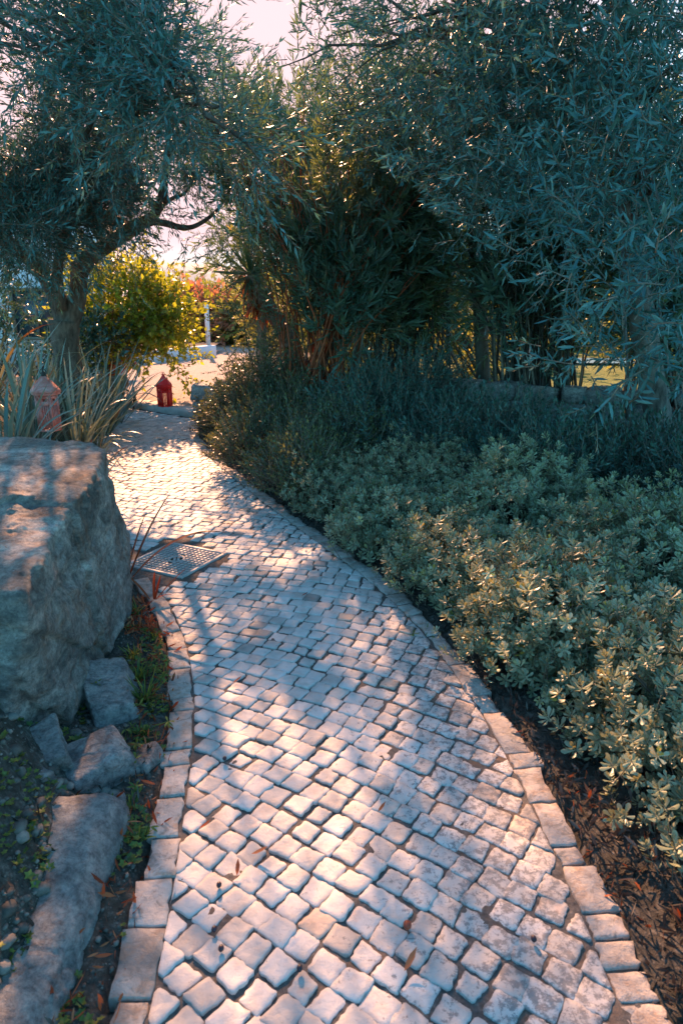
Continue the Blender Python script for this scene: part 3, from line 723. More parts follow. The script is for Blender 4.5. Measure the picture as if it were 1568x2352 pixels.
def crown(name, parent, ells, tpls, m, scale=(.8, 1.3), up=.35, droop=0., clump=.22, leak=.06, tlo=0, thi=.8, mincam=1.6):
    g = Geo(); tot = 0; AP = []
    for (c, r, n, kc) in ells:
        P = ell_points(c, r, n, clump, kc)
        k = sun_keep(P, leak) & (np.linalg.norm(P-[0, 0, CAMH], axis=1) > mincam) & (P[:, 2] > .3)
        P = P[k]; D = (P-np.array(c))/np.array(r)*.7+rng.standard_normal((len(P), 3))*.6+np.array([0, 0, up-droop])
        # colour drifts from clump to clump
        t0 = np.array([mn.noise(Vector(p)*1.4) for p in P])*.45+.4+rng.standard_normal(len(P))*.14
        scatter(g, tpls, P, D, scale[0]+(scale[1]-scale[0])*rng.random(len(P)), np.clip(tlo+(thi-tlo)*t0, 0, .95), .45); AP.append(P); tot += len(P)
    o = g.build(name, [m, M['twig']], parent); return o, np.concatenate(AP)
def wiggle(A, B, n=7, amp=.08):
    A, B = np.array(A, float), np.array(B, float); t = np.linspace(0, 1, n)[:, None]; L_ = np.linalg.norm(B-A)
    w = np.array([mn.noise_vector(Vector(A)*3+Vector((q*2.3, 0, 0)))[:] for q in t[:, 0]])*amp*L_*np.sin(t*math.pi)
    return A+(B-A)*t+w
def limbs(geo, skel, targets, r0_=.02, n=5):
    skel = np.asarray(skel)
    for T in targets:
        d = np.linalg.norm(skel-T, axis=1)+.6*np.maximum(0, skel[:, 2]-T[2]); k = d.argmin(); P = wiggle(skel[k], T, 8, .14)
        P[:, 2] += np.sin(np.linspace(0, math.pi, 8))*.06*d[k]
        geo.tube(P, np.linspace(r0_, .004, 8), 5)

# ---- left olive tree
base = W(165, 905, 8.4); base[2] = .38
ot = empty('olive_tree', tuple(base), 'old forked olive tree with an arching limb left of the path', 'olive tree')
g = Geo()
def trunkpts(L): return [W(*p) for p in L]
T1 = spline([base-[0, 0, .1]]+trunkpts([(158, 850, 8.4), (150, 790, 8.4), (148, 735, 8.4)]), 16)
g.tube(T1, np.interp(np.linspace(0, 1, 16), [0, .15, .6, 1], [.23, .18, .155, .17]), 14, rough=.08)
T2 = spline(trunkpts([(152, 760, 8.4), (140, 710, 8.4), (118, 655, 8.3), (85, 610, 8.2), (45, 575, 8.0), (-20, 520, 7.8), (-80, 430, 7.6), (-100, 300, 7.4)]), 30)
g.tube(T2, np.linspace(.125, .04, 30), 12, rough=.08)
T3 = spline(trunkpts([(152, 765, 8.4), (172, 710, 8.4), (180, 660, 8.4), (186, 618, 8.4), (215, 583, 8.4), (270, 548, 8.4), (318, 515, 8.4), (345, 504, 8.4)]), 34)
g.tube(T3, np.interp(np.linspace(0, 1, 34), [0, .45, .6, 1], [.105, .10, .085, .066]), 12, rough=.08)
T4 = spline(trunkpts([(336, 509, 8.4), (362, 480, 8.4), (374, 440, 8.4), (380, 385, 8.4), (388, 330, 8.3), (380, 260, 8.2), (395, 180, 8.0)]), 24)
g.tube(T4, np.linspace(.062, .02, 24), 10, rough=.08)
T5 = spline(trunkpts([(340, 507, 8.4), (380, 512, 8.4), (420, 522, 8.5), (455, 515, 8.6), (500, 480, 8.7), (530, 430, 8.8)]), 20)
g.tube(T5, np.linspace(.045, .014, 20), 8, rough=.08)
T6 = spline(trunkpts([(366, 475, 8.4), (395, 455, 8.4), (425, 442, 8.5), (450, 405, 8.6)]), 12); g.tube(T6, np.linspace(.03, .01, 12), 7)
T7 = spline(trunkpts([(140, 710, 8.3), (132, 620, 8.2), (150, 520, 8.0), (180, 400, 7.8), (170, 250, 7.5), (200, 100, 7.2)]), 24); g.tube(T7, np.linspace(.07, .02, 24), 9, rough=.08)
T8 = spline(trunkpts([(190, 640, 8.4), (178, 615, 8.4), (170, 600, 8.4)]), 6); g.tube(T8, np.linspace(.075, .055, 6), 10, rough=.1)
OE = [(W(60, 120, 7), (1.25, 1.2, 1.0), 1700, 34), (W(140, 380, 7.4), (1.0, .9, .75), 1500, 30), (W(270, 110, 5.2), (.40, .6, .42), 520, 20), (W(380, 50, 4.9), (.16, .35, .26), 210, 9), (W(415, 215, 4.9), (.22, .4, .24), 330, 12), (W(500, 290, 4.8), (.18, .3, .13), 150, 8), (W(300, 300, 5.0), (.2, .4, .12), 120, 6), (W(-90, 420, 6.8), (.9, 1.0, 1.0), 900, 20),
      (W(250, 260, 7.4), (.9, .8, .7), 1000, 26), (W(420, 190, 8.3), (.42, .5, .5), 330, 12), (W(130, 420, 7.6), (.5, .6, .28), 440, 14), (W(60, 500, 7.2), (.6, .6, .26), 300, 12),
      (W(430, 340, 8.6), (.5, .5, .26), 300, 14), (W(470, 300, 8.8), (.45, .5, .42), 380, 12), (W(330, 425, 8.8), (.35, .4, .18), 80, 8),
      (W(480, 470, 8.8), (.22, .3, .14), 70, 6), (W(-20, -180, 6.3), (1.5, 1.5, .8), 1200, 26), (W(-200, 200, 5.8), (1.0, 1.6, 1.2), 900, 20), (W(520, 470, 9.0), (.4, .4, .3), 260, 9)]
co, AP = crown('crown', ot, OE, T_OLIVE, M['olive_leaf'], (.8, 1.35), .1, 0, .2, .05, 0, .85)
T9 = spline(trunkpts([(176, 400, 7.8), (230, 220, 6.8), (330, 130, 5.6), (420, 150, 5.0), (470, 260, 4.8)]), 20); g.tube(T9, np.linspace(.03, .008, 20), 7, rough=.08)
skel = np.concatenate([T2[10:], T4[5:], T5[6:], T7[4:], T6, T9[4:]])
limbs(g, skel, AP[rng.choice(len(AP), 110, False)], .018)
g.build('trunk', M['bark'], ot, True)

# ---- oleander thickets behind the stone wall
def thicket(name, cat, base_px, bd, tips, nst, nsp, label, stem_m, leaf_m, tpls, group, spread=.35, stemr=.013, low=.42, leak=.06, zb=.3, sc=(.8, 1.25), thi=.85, fat=0):
    b = W(base_px[0], base_px[1], bd); b[2] = zb
    t = empty(name, tuple(b), label, cat, group); gs = Geo(); gl = Geo(); PP = []; DD = []
    for k in range(nst):
        x0, x1, y0, y1, d0, d1 = tips[k % len(tips)]
        tip = W(x0+(x1-x0)*rng.random(), y0+(y1-y0)*rng.random(), d0+(d1-d0)*rng.random())
        a = b+np.array([(rng.random()-.5)*2*spread, (rng.random()-.5)*.5, -.05]); a[2] = gh(a[0], a[1])-.03
        mid = a+(tip-a)*.5+np.array([(a[0]-tip[0])*.10, 0, .12*abs(tip[0]-a[0])])
        P = spline([a, a+(mid-a)*.5+np.array([0, 0, .05]), mid, tip], 22)
        P += np.array([mn.noise_vector(Vector(p)*2.2+Vector((k, 0, 0)))[:] for p in P])*.035
        gs.tube(P, np.linspace(stemr*(1+fat*rng.random()), .004, 22), 5, mi=0 if rng.random() < .8 else 1)
        f = low+(1-low)*rng.random(nsp//nst)**.7; i = f*21; i0 = np.minimum(i.astype(int), 20)
        Q = P[i0]+(P[i0+1]-P[i0])*(i-i0)[:, None]; dirn = P[i0+1]-P[i0]; dirn /= np.linalg.norm(dirn, axis=1)[:, None]
        R = rng.standard_normal((len(Q), 3)); PP.append(Q+R*.13); DD.append(dirn*.9+R*.55)
        for q in range(3):      # side shoots
            j = int(21*(.5+.45*rng.random())); e = P[j]+np.array([(rng.random()-.5)*.6, (rng.random()-.5)*.5, .2+.3*rng.random()])
            gs.tube(wiggle(P[j], e, 5, .1), np.linspace(.006, .003, 5), 4)
    P = np.concatenate(PP); D = np.concatenate(DD); k = sun_keep(P, leak); P = P[k]; D = D[k]
    t0 = np.array([mn.noise(Vector(p)*1.3) for p in P])*.5+.42+rng.standard_normal(len(P))*.15
    scatter(gl, tpls, P, D, sc[0]+(sc[1]-sc[0])*rng.random(len(P)), np.clip(t0*thi, 0, .97), .45)
    gs.build('stems', [stem_m, M['twig']], t, True); gl.build('foliage', [leaf_m, M['twig']], t)
    return t
OG = 'oleanders behind the stone wall'
thicket('oleander', 'oleander', (735, 905), 8.0, [(490, 680, 170, 420, 7.6, 8.8), (620, 1000, 130, 450, 7.6, 8.8), (500, 1040, 330, 620, 7.2, 8.6), (900, 1080, 200, 500, 7.6, 8.4)], 70, 1500,
        'tall oleander with orange red lower stems at the middle of the wall', M['stem_red'], M['oleander_leaf'], T_OLEA, OG, .38, .015, leak=.08, low=.52, fat=.5)
thicket('oleander', 'oleander', (930, 880), 8.6, [(800, 1100, 60, 350, 8.2, 9.2), (850, 1060, 380, 620, 8.2, 9.2)], 70, 1250,
        'oleander between the red stemmed one and the fan of dark stems', M['stem_dark'], M['oleander_leaf'], T_OLEA, OG, .6, .011, low=.45)
thicket('oleander', 'oleander', (1235, 900), 7.4, [(1000, 1250, 80, 420, 7.0, 8.0), (1150, 1450, 60, 420, 7.0, 8.0), (960, 1500, 420, 620, 7.0, 8.0)], 110, 1250,
        'oleander with a wide fan of bare dark stems above the wall', M['stem_dark'], M['oleander_leaf'], T_OLEA, OG, .45, .012, .55, fat=.6)
thicket('oleander', 'oleander', (1540, 930), 6.9, [(1420, 1700, 150, 500, 6.4, 7.4), (1400, 1750, 450, 650, 6.4, 7.4)], 75, 1150,
        'oleander rising at the right edge of the photo with reddish stems', M['stem_dark'], M['oleander_leaf'], T_OLEA, OG, .45, .012, .52, fat=.6)
thicket('oleander', 'oleander', (1050, 860), 10.6, [(620, 900, 190, 500, 10.5, 12), (460, 640, 200, 420, 10.5, 12), (480, 760, 250, 600, 10.5, 12)], 80, 1900,
        'farthest oleander filling the gap behind the other stems', M['stem_dark'], M['oleander_leaf'], T_OLEA, OG, 1.5, .012, .30, leak=.15, sc=(.9, 1.3))

# ---- right hand trees
def righttree(base, trunk, radii, ells, label, nl=60):
    t = empty('olive_tree', tuple(base), label, 'olive tree'); g = Geo()
    P = spline([np.array(base)-[0, 0, .1]]+trunk, 30); g.tube(P, np.interp(np.linspace(0, 1, 30), np.linspace(0, 1, len(radii)), radii), 12, rough=.08)
    _, AP = crown('crown', t, ells, T_OLIVE_NEAR, M['olive_leaf'], (.75, 1.35), .15, .0, .17, .05, 0, .9, 2.3)
    limbs(g, P[12:], AP[rng.choice(len(AP), nl, False)], .022)
    g.build('trunk', M['bark'], t, True); return t
righttree((1.75, 8.3, .36), trunkpts([(1100, 700, 8.3), (1090, 520, 8.0), (1082, 340, 7.4), (1068, 180, 6.6), (1060, 40, 5.9), (1090, -120, 5.7)]), [.085, .08, .085, .08, .065, .045],
          [(W(1020, 60, 6.2), (.75, .7, .5), 460, 14), (W(1230, 10, 5.0), (1.0, .9, .6), 620, 18), (W(900, 210, 7), (.45, .5, .45), 300, 12), (W(1180, 260, 5.0), (.7, .6, .45), 420, 10),
           (W(1080, 400, 5.4), (.5, .5, .3), 170, 9), (W(1250, 480, 4.4), (.35, .5, .3), 130, 7), (W(860, 320, 7.4), (.45, .5, .3), 200, 9), (W(770, 60, 6.4), (.2, .4, .36), 130, 7), (W(1200, -200, 5.6), (1.2, 1.2, .6), 450, 18)],
          'tall olive tree with a dark trunk in the upper middle right')
righttree((2.95, 6.1, .3), trunkpts([(1470, 700, 6.0), (1450, 520, 5.9), (1440, 380, 5.8), (1436, 230, 5.6), (1430, 80, 5.4), (1400, -120, 5.0)]), [.12, .10, .09, .08, .06, .04],
          [(W(1430, 60, 4.6), (.75, .8, .5), 480, 18), (W(1500, 380, 4.2), (.62, .7, .38), 330, 13), (W(1460, 560, 3.5), (.42, .5, .24), 170, 9), (W(1540, 700, 3.2), (.24, .4, .24), 120, 7),
           (W(1400, 780, 3.3), (.12, .25, .22), 34, 4), (W(1330, 220, 4.8), (.5, .6, .3), 200, 9), (W(1500, -220, 4.4), (1.2, 1.2, .6), 500, 16), (W(1650, 300, 4.2), (.6, .9, .9), 260, 10)],
          'olive tree at the right whose near branches hang low over the shrubs')

# ---- leaning trunk with a skirt of dead leaves, left of the oleanders
lt = empty('yucca_tree', tuple(W(705, 900, 9.0)*[1, 1, 0]+[0, 0, .36]), 'leaning pale trunk with a skirt of hanging orange dead leaves', 'yucca')
g = Geo(); P = spline([W(705, 905, 9.0)*[1, 1, 0]+[0, 0, .3]]+trunkpts([(680, 820, 9.0), (640, 740, 9.0), (600, 680, 9.0), (575, 630, 9.0)]), 22)
g.tube(P, np.linspace(.12, .085, 22), 12, rough=.12); g.build('trunk', M['stem_grey'], lt, True)
t = Tpl(); leaf(t, (0, 0, 0), (0, 0, 1), .34, .028, 0, .1, .5, 0, 1); tl = t.arr()
top = P[-1]; g = Geo(); n = 190
Q = P[rng.integers(15, 22, n)]+rng.standard_normal((n, 3))*.05; D = rng.standard_normal((n, 3))*.38+np.array([0, 0, -1.1])
scatter(g, [tl], Q, D, .7+.6*rng.random(n), rng.random(n), .1); g.build('dead_leaf_skirt', [M['dead_leaf']], lt)
g = Geo(); n = 80; D = rng.standard_normal((n, 3))+np.array([0, -.2, .5]); scatter(g, [tl], np.tile(top, (n, 1)), D, .9+.6*rng.random(n), rng.random(n)*.6, .1); g.build('crown', [M['oleander_leaf']], lt)

# ------------------------------------------------------------------ shrubs
def mound(name, cat, c, r, h, nsp, tpls, m, label, group, sc=(.85, 1.2), tlo=0, thi=.8, layers=(1., .82), up=.55, flat=.0, stemcol='stem_dark', lobes=5, warm=0, spiky=0.0):
    x, y = c; zb = gh(x, y); t = empty(name, (x, y, zb), label, cat, group); g = Geo(); gs = Geo()
    r = np.array(r if hasattr(r, '__len__') else (r, r)); sd = x*3+y*7
    for L_ in layers:
        n = int(nsp*L_*L_/sum(q*q for q in layers)); v = rng.standard_normal((n, 3)); v[:, 2] = np.abs(v[:, 2])-.12; v /= np.linalg.norm(v, axis=1)[:, None]
        k = 1+.22*np.array([mn.noise((a*1.6+sd, b*1.6, c_*1.6)) for a, b, c_ in v])+.16*np.array([mn.noise((a*4+sd, b*4, c_*4)) for a, b, c_ in v])
        k = k*L_*(1+rng.standard_normal(n)*(.035+spiky))
        P = np.column_stack([x+v[:, 0]*k*r[0], y+v[:, 1]*k*r[1], zb+.02+np.maximum(v[:, 2], 0)**.75*k*h])
        N_ = v*np.array([1/r[0], 1/r[1], 1/h])*h; D = N_*.75+rng.standard_normal((n, 3))*.30+np.array([0, 0, up])
        S, nn_, hw = to_sn(P[:, 0], P[:, 1]); kp = (np.abs(nn_)-hw > .03) | (P[:, 2] > .10); P, D = P[kp], D[kp]
        t0 = np.array([mn.noise(Vector(p)*2.5) for p in P])*.4+.42+rng.standard_normal(len(P))*.2
        hot = (rng.random(len(P)) < warm); t0 = np.clip(tlo+(thi-tlo)*t0, 0, .86); t0 = np.where(hot, .93+.07*rng.random(len(P)), t0)  # warm share of rosettes gets the yellow to orange tint, also for painted-in sunlight
        scatter(g, tpls, P, D, sc[0]+(sc[1]-sc[0])*rng.random(len(P)), t0, .30)
    for k in range(12):
        a = rng.random()*6.28; e = np.array([x+math.cos(a)*r[0]*.75, y+math.sin(a)*r[1]*.75, zb+h*(.5+.4*rng.random())])
        gs.tube(wiggle((x+(rng.random()-.5)*.1, y+(rng.random()-.5)*.1, zb-.03), e, 6, .12), np.linspace(.009, .004, 6), 5)
    gs.build('stems', M[stemcol], t); g.build('foliage', [m, M['twig']], t); return t
PG = 'pittosporum shrubs in the bed right of the path'
def redge(y, off):
    s = np.interp(y, CL[:, 1], SL); P = SN(np.array([s]), np.array([np.interp(s, SL, CL[:, 2])+off]))[0]; return P
PS = [(.85, .62, (.34, .36), .30, 420, 'pittosporum with yellowed leaves in the bottom right corner of the photo', .10),
      (1.35, .60, (.40, .38), .36, 560, 'near pittosporum leaning over the leaf litter at the right edge', .06),
      (1.95, .55, (.42, .42), .42, 700, 'broad grey green pittosporum beside the widest stretch of leaf litter', .035),
      (2.6, .52, (.42, .42), .40, 700, 'pittosporum with sunlit orange leaf tips beside the kerb', .16),
      (3.25, .46, (.38, .42), .36, 560, 'low pittosporum with a bright sunlit side toward the cobbles', .18),
      (3.9, .42, (.36, .42), .34, 520, 'pittosporum at the bend of the path touching the kerb', .03),
      (4.6, .45, (.38, .42), .38, 520, 'small leaved pittosporum just past the bend of the path', .015),
      (2.0, 1.25, (.50, .48), .52, 820, 'tall pittosporum at the right edge of the photo, higher than its neighbours', .012),
      (2.8, 1.25, (.50, .50), .52, 800, 'rounded pittosporum in the second row with pale new rosettes', .008),
      (3.6, 1.15, (.48, .48), .48, 640, 'pittosporum in the second row below the leaning stone wall', .006),
      (4.4, 1.10, (.46, .48), .46, 560, 'farthest pittosporum of the second row next to the dark shrubs', .004)]
for (y, off, r, h, n, lab, warm) in PS:
    p = redge(y, off); p = redge(y, off-(.07 if y > 2.4 else -.10)); mound('pittosporum_shrub', 'shrub', p, (r[0]*1.16, r[1]*1.2), h*.92, int(n*2.3), T_PITTO if y < 4.2 else T_PITTO_F, M['pitto_leaf'], lab, PG, (.55, .98), .05, 1.05, (1., .86, .66), .75, warm=warm, spiky=.075)
DG = 'dark shrubs between the bed and the stone wall'
for (x, y, r, h, n, lab) in [(.35, 6.6, (.65, .6), .52, 700, 'dark shrub at the foot of the wall left of centre in shade'), (1.25, 5.75, (.65, .5), .47, 700, 'dark shrub below the orange capstone of the wall'),
                             (2.15, 5.1, (.62, .55), .38, 650, 'very dark low shrub in deep shade against the right part of the wall'), (2.7, 4.3, (.6, .7), .42, 650, 'bluish dark shrub at the right edge below the hanging branches'),
                             (1.5, 4.95, (.5, .4), .36, 500, 'dark creeping shrub behind the tallest pittosporum rosettes'), (.75, 7.15, (.6, .4), .75, 650, 'dark feathery shrub hiding the middle of the wall')]:
    mound('dark_shrub', 'shrub', (x, y), r, h, n, T_DARK, M['dark_leaf'], lab, DG, (.9, 1.5), 0, .8, (1., .8), .5, spiky=.08)
LG = 'small leaved shrubs glinting in the sun near the step'
for (x, y, r, h, n, lab) in [(-1.12, 7.9, (.32, .36), .52, 760, 'glinting small leaved shrub leaning on the stone pillar'), (-.55, 7.35, (.5, .45), .5, 900, 'sunlit low shrub spreading in front of the flat wall stone'),
                             (-.85, 6.5, (.3, .4), .36, 600, 'low shrub creeping over the kerb where the path narrows'), (-.1, 6.2, (.5, .5), .42, 800, 'brightly speckled shrub between the sunlit shrub and the pittosporum'),
                             (-.25, 5.45, (.38, .4), .34, 600, 'small shrub next to the kerb before the bend'), (-1.47, 8.15, (.14, .16), .26, 170, 'tiny bright tuft at the foot of the stone pillar')]:
    mound('lentisk_shrub', 'shrub', (x, y), r, h, n, T_LENT, M['lentisk_leaf'], lab, LG, (.9, 1.4), .1, 1, (1., .8), .5, spiky=.08)
# sapling and taller feathery bush beyond the step
def bush(name, cat, c, ells, tpls, m, label, stems=14, stem_m='stem_dark', sc=(.8, 1.2), group=None, tlo=0, thi=.9, up=.2, leak=1.0, clump=.15, sr=.012, partname='foliage'):
    x, y, z = c; t = empty(name, c, label, cat, group)
    _, AP = crown(partname, t, ells, tpls, m, sc, up, 0, clump, leak, tlo, thi)
    g = Geo()
    for k in rng.choice(len(AP), stems, False):
        P = wiggle((x+(rng.random()-.5)*.25, y+(rng.random()-.5)*.2, z-.03), AP[k], 9, .1); P[:, 2] += np.sin(np.linspace(0, math.pi, 9))*.05
        g.tube(P, np.linspace(sr, .004, 9), 5)
    g.build('stems', M[stem_m], t); return t
bush('lentisk_tree', 'young tree', (-.95, 8.15, .1), [(W(585, 720, 8.2), (.22, .3, .28), 200, 10), (W(600, 800, 8.2), (.5, .35, .32), 420, 16), (W(650, 880, 8.0), (.42, .35, .28), 360, 12), (W(600, 910, 8.0), (.22, .3, .16), 120, 8)],
     T_LENT, M['lentisk_leaf'], 'young small leaved tree with a thin slanting dark stem by the pillar', 12, sc=(1, 1.6), leak=.15)
bush('hibiscus_shrub', 'shrub', (-3.75, 11.1, .3), [(W(325, 740, 11), (.65, .5, .62), 560, 30), (W(255, 660, 11), (.45, .4, .5), 280, 16), (W(380, 750, 11), (.32, .4, .42), 220, 12), (W(235, 770, 11), (.42, .4, .45), 240, 12), (W(395, 850, 10.6), (.16, .2, .12), 24, 4),
      (W(350, 600, 11), (.12, .2, .12), 10, 3), (W(440, 690, 10.8), (.2, .2, .14), 20, 4)], T_BROAD, M['gold_leaf'], 'golden backlit shrub glowing yellow behind the red lantern', 34, 'stem_red', (.75, 1.1), None, 0, .95, .1)
bush('broadleaf_shrub', 'shrub', (-5.1, 10.2, .35), [(W(80, 745, 10.2), (.5, .5, .12), 40, 7), (W(225, 810, 10.2), (.3, .4, .40), 130, 9), (W(-10, 690, 10.2), (.22, .5, .5), 110, 8), (W(130, 830, 9.8), (.6, .3, .12), 60, 8)], T_BROAD, M['dark_leaf'],
     'dark broad leaved shrub in front of the white house', 22, sc=(.7, 1.05), leak=1)
bush('feathery_shrub', 'shrub', (-1.9, 14.2, .08), [(W(650, 760, 14.2), (.6, .5, .5), 320, 16), (W(700, 700, 14), (1.0, .6, .7), 520, 20)], T_DARK, M['far_leaf'], 'pale green shrub beyond the gravel yard, right of the planter', 20, sc=(1.3, 2), leak=1)
# far planting
FG = 'trees along the far side of the garden'
def fartree(X, d, top, wid, m, lab, n=520, z0=.3, name='garden_tree'):
    b = W(X, 780, d); b[2] = z0; H = W(X, top, d)[2]-z0
    t = empty(name, tuple(b), lab, 'tree', FG); g = Geo(); g.tube(wiggle(b-[0, 0, .1], b+[0, 0, H*.8], 8, .04), np.linspace(.09, .03, 8), 8)
    _, AP = crown('crown', t, [(b+[0, 0, H*.58], (wid, wid*.8, H*.45), n, 26), (b+[0, 0, H*.3], (wid*.8, wid*.7, H*.28), n//3, 10)], T_BROAD, m, (1.6, 2.6), .2, 0, .28, 1, 0, .95)
    limbs(g, [b+[0, 0, H*.3], b+[0, 0, H*.5]], AP[:14], .03); g.build('trunk', M['stem_grey'], t)
_t = empty('garden_tree', tuple(W(560, 800, 12.6)*[1, 1, 0]+[0, 0, .06]), 'slender tree behind the leaning trunk whose leaves close the arch over the path', 'tree', FG)
_g = Geo(); _P = spline([W(600, 800, 12.6)*[1, 1, 0]]+[W(*p) for p in [(600, 700, 12.6), (590, 560, 12.6), (570, 420, 12.4), (560, 300, 12.2)]], 20); _g.tube(_P, np.linspace(.09, .03, 20), 8)
_, _A = crown('crown', _t, [(W(560, 330, 12.3), (.9, .7, .8), 520, 20), (W(640, 480, 12.4), (.9, .7, .7), 330, 14), (W(560, 560, 12), (.3, .5, .4), 120, 8), (W(700, 300, 12.3), (.8, .6, .7), 260, 12)], T_OLEA, M['oleander_leaf'], (.9, 1.3), .2, 0, .2, .2, .1, .95)
limbs(_g, _P[5:], _A[:40], .03); _g.build('trunk', M['stem_grey'], _t)
for a in [(500, 24, 705, 1.5, M['far_red_leaf'], 'reddish far tree seen in the gap above the white planter'), (420, 27, 690, 1.8, M['far_leaf'], 'pale far tree behind the golden shrub'),
          (620, 24, 655, 2.0, M['far_leaf'], 'far green tree behind the leaning trunk'), (800, 22, 600, 2.3, M['far_leaf'], 'far tree seen between the red stems'),
          (980, 23, 640, 2.2, M['far_leaf'], 'far tree glimpsed behind the middle oleander'), (1150, 21, 610, 2.2, M['far_leaf'], 'far bright tree left of the fan of stems'),
          (1330, 22, 655, 2.2, M['far_leaf'], 'far bright tree behind the pool'), (1500, 20, 600, 2.2, M['far_leaf'], 'far tree behind the reddish stems at the right edge'),
          (1690, 20, 560, 2.2, M['far_leaf'], 'far tree just cut by the right edge of the photo'), (170, 30, 660, 1.6, M['far_leaf'], 'far tree between the house and the golden shrub')]: fartree(*a)
for X, d, r_, lab in [(900, 12.6, .55, 'sunlit round shrub on the lawn behind the red stemmed oleander'), (1060, 11.6, .5, 'sunlit shrub on the lawn left of the fan of dark stems'), (1210, 12.4, .5, 'sunlit shrub on the lawn straight behind the fan of dark stems'),
                    (1400, 14.8, .5, 'sunlit shrub just behind the pool'), (1530, 11.6, .55, 'sunlit shrub on the lawn near the right edge of the photo'), (800, 11.5, .45, 'small sunlit shrub seen low between red stems')]:
    q = W(X, 800, d); bush('garden_shrub', 'shrub', (q[0], d, .37), [((q[0], d, .75), (r_, r_*.7, .42), 240, 12)], T_BROAD, M['far_leaf'], lab, 10, sc=(.7, 1.1), group='sunlit shrubs on the lawn', leak=1)
bush('garden_hedge', 'hedge', (3.6, 17.2, .38), [(W(1000, 770, 17), (1.2, .4, .5), 360, 14), (W(1180, 770, 17), (1.2, .4, .5), 360, 14), (W(1360, 765, 17), (1.2, .4, .5), 360, 14), (W(1540, 765, 17), (1.2, .4, .5), 360, 14)], T_BROAD, M['far_leaf'],
     'low sunlit hedge across the lawn behind the pool', 20, sc=(1.2, 1.8), leak=1)

# ------------------------------------------------------------------ house, planter, pillar
hs = empty('house', (-7.6, 15.2, 0), 'white house glimpsed behind the forked olive trunk', 'house')
g = Geo(); g.box((-7.9, 16.6, 1.6), (5.2, 3.2, 3.2), .08); g.build('wall', M['white_wall'], hs)
g = Geo()
g.rings([[(-2.9, -1.9, 3.2), (2.9, -1.9, 3.2), (2.9, 1.9, 3.2), (-2.9, 1.9, 3.2)], [(-2.9, -1.9, 3.3), (2.9, -1.9, 3.3), (2.9, 1.9, 3.3), (-2.9, 1.9, 3.3)], [(-1.2, -.05, 4.3), (1.2, -.05, 4.3), (1.2, .05, 4.3), (-1.2, .05, 4.3)]], (-7.9, 16.6, 0), .08)
g.build('roof', M['roof_tile'], hs)
wn = None; g = Geo(); c = np.array([-6.45, 15.06, 1.25])
for dx, dz, sx, sz_ in ((0, .5, 1.0, .06), (0, -.5, 1.0, .06), (-.47, 0, .06, .94), (.47, 0, .06, .94), (0, 0, .04, .94)): g.box(c+[dx*math.cos(.08), dx*math.sin(.08), dz], (sx, .1, sz_), .08)
wn = g.build('window', M['wood_dark'], hs); wn_loc = None
g = Geo(); g.box(c+[0, .02, 0], (.9, .04, .94), .08); o = g.build('pane', M['glass'], None)
o.data.transform(__import__('mathutils').Matrix.Translation(-hs.location)); o.parent = wn
pt = empty('white_planter', (-4.2, 17.6, .05), 'low white rendered planter bed at the far end of the gravel', 'planter')
g = Geo(); A = np.array([-5.2, 16.1]); B = np.array([-3.45, 18.9]); d = B-A; l = np.linalg.norm(d); g.box((*(A+B)/2, .19), (l, .2, .34), math.atan2(d[1], d[0]), bev=.01)
g.box((A[0]-1.2, A[1]+.35, .19), (2.4, .2, .34), -.3, bev=.01); g.build('retaining_wall', M['white_wall'], pt)
g = Geo(); g.add([(-3.5, 19.0, .30), (-5.25, 16.2, .30), (-7.5, 17.0, .30), (-7, 21, .30), (-3.6, 21, .30)], [0, 4, 3, 2, 1], [5]); g.build('soil_bed', M['soil'], pt)
ag = empty('agave', (-4.35, 18.3, .3), 'spiky agave growing in the white planter', 'agave')
g = Geo(); t = Tpl(); leaf(t, (0, 0, 0), (0, 0, 1), .62, .09, 0, .12, .5, 0, 1); n = 34
D = rng.standard_normal((n, 3)); D[:, 2] = np.abs(D[:, 2])+.35; scatter(g, [t.arr()], np.tile([-4.35, 18.3, .32], (n, 1)), D, .8+.5*rng.random(n), rng.random(n), .1); g.build('leaves', [M['agave_leaf']], ag)
gp = empty('garden_pillar', (*W(478, 780, 19.5)[:2], .3), 'thin white pillar glowing in the sun behind the planter', 'pillar')
x, y = W(478, 780, 19.5)[:2]
g = Geo(); g.box((x, y, .85), (.12, .12, 1.15), .2, bev=.01); g.build('shaft', M['white_wall'], gp)
g = Geo(); g.box((x, y, 1.455), (.17, .17, .05), .2, bev=.01); g.build('cap', M['white_wall'], gp)

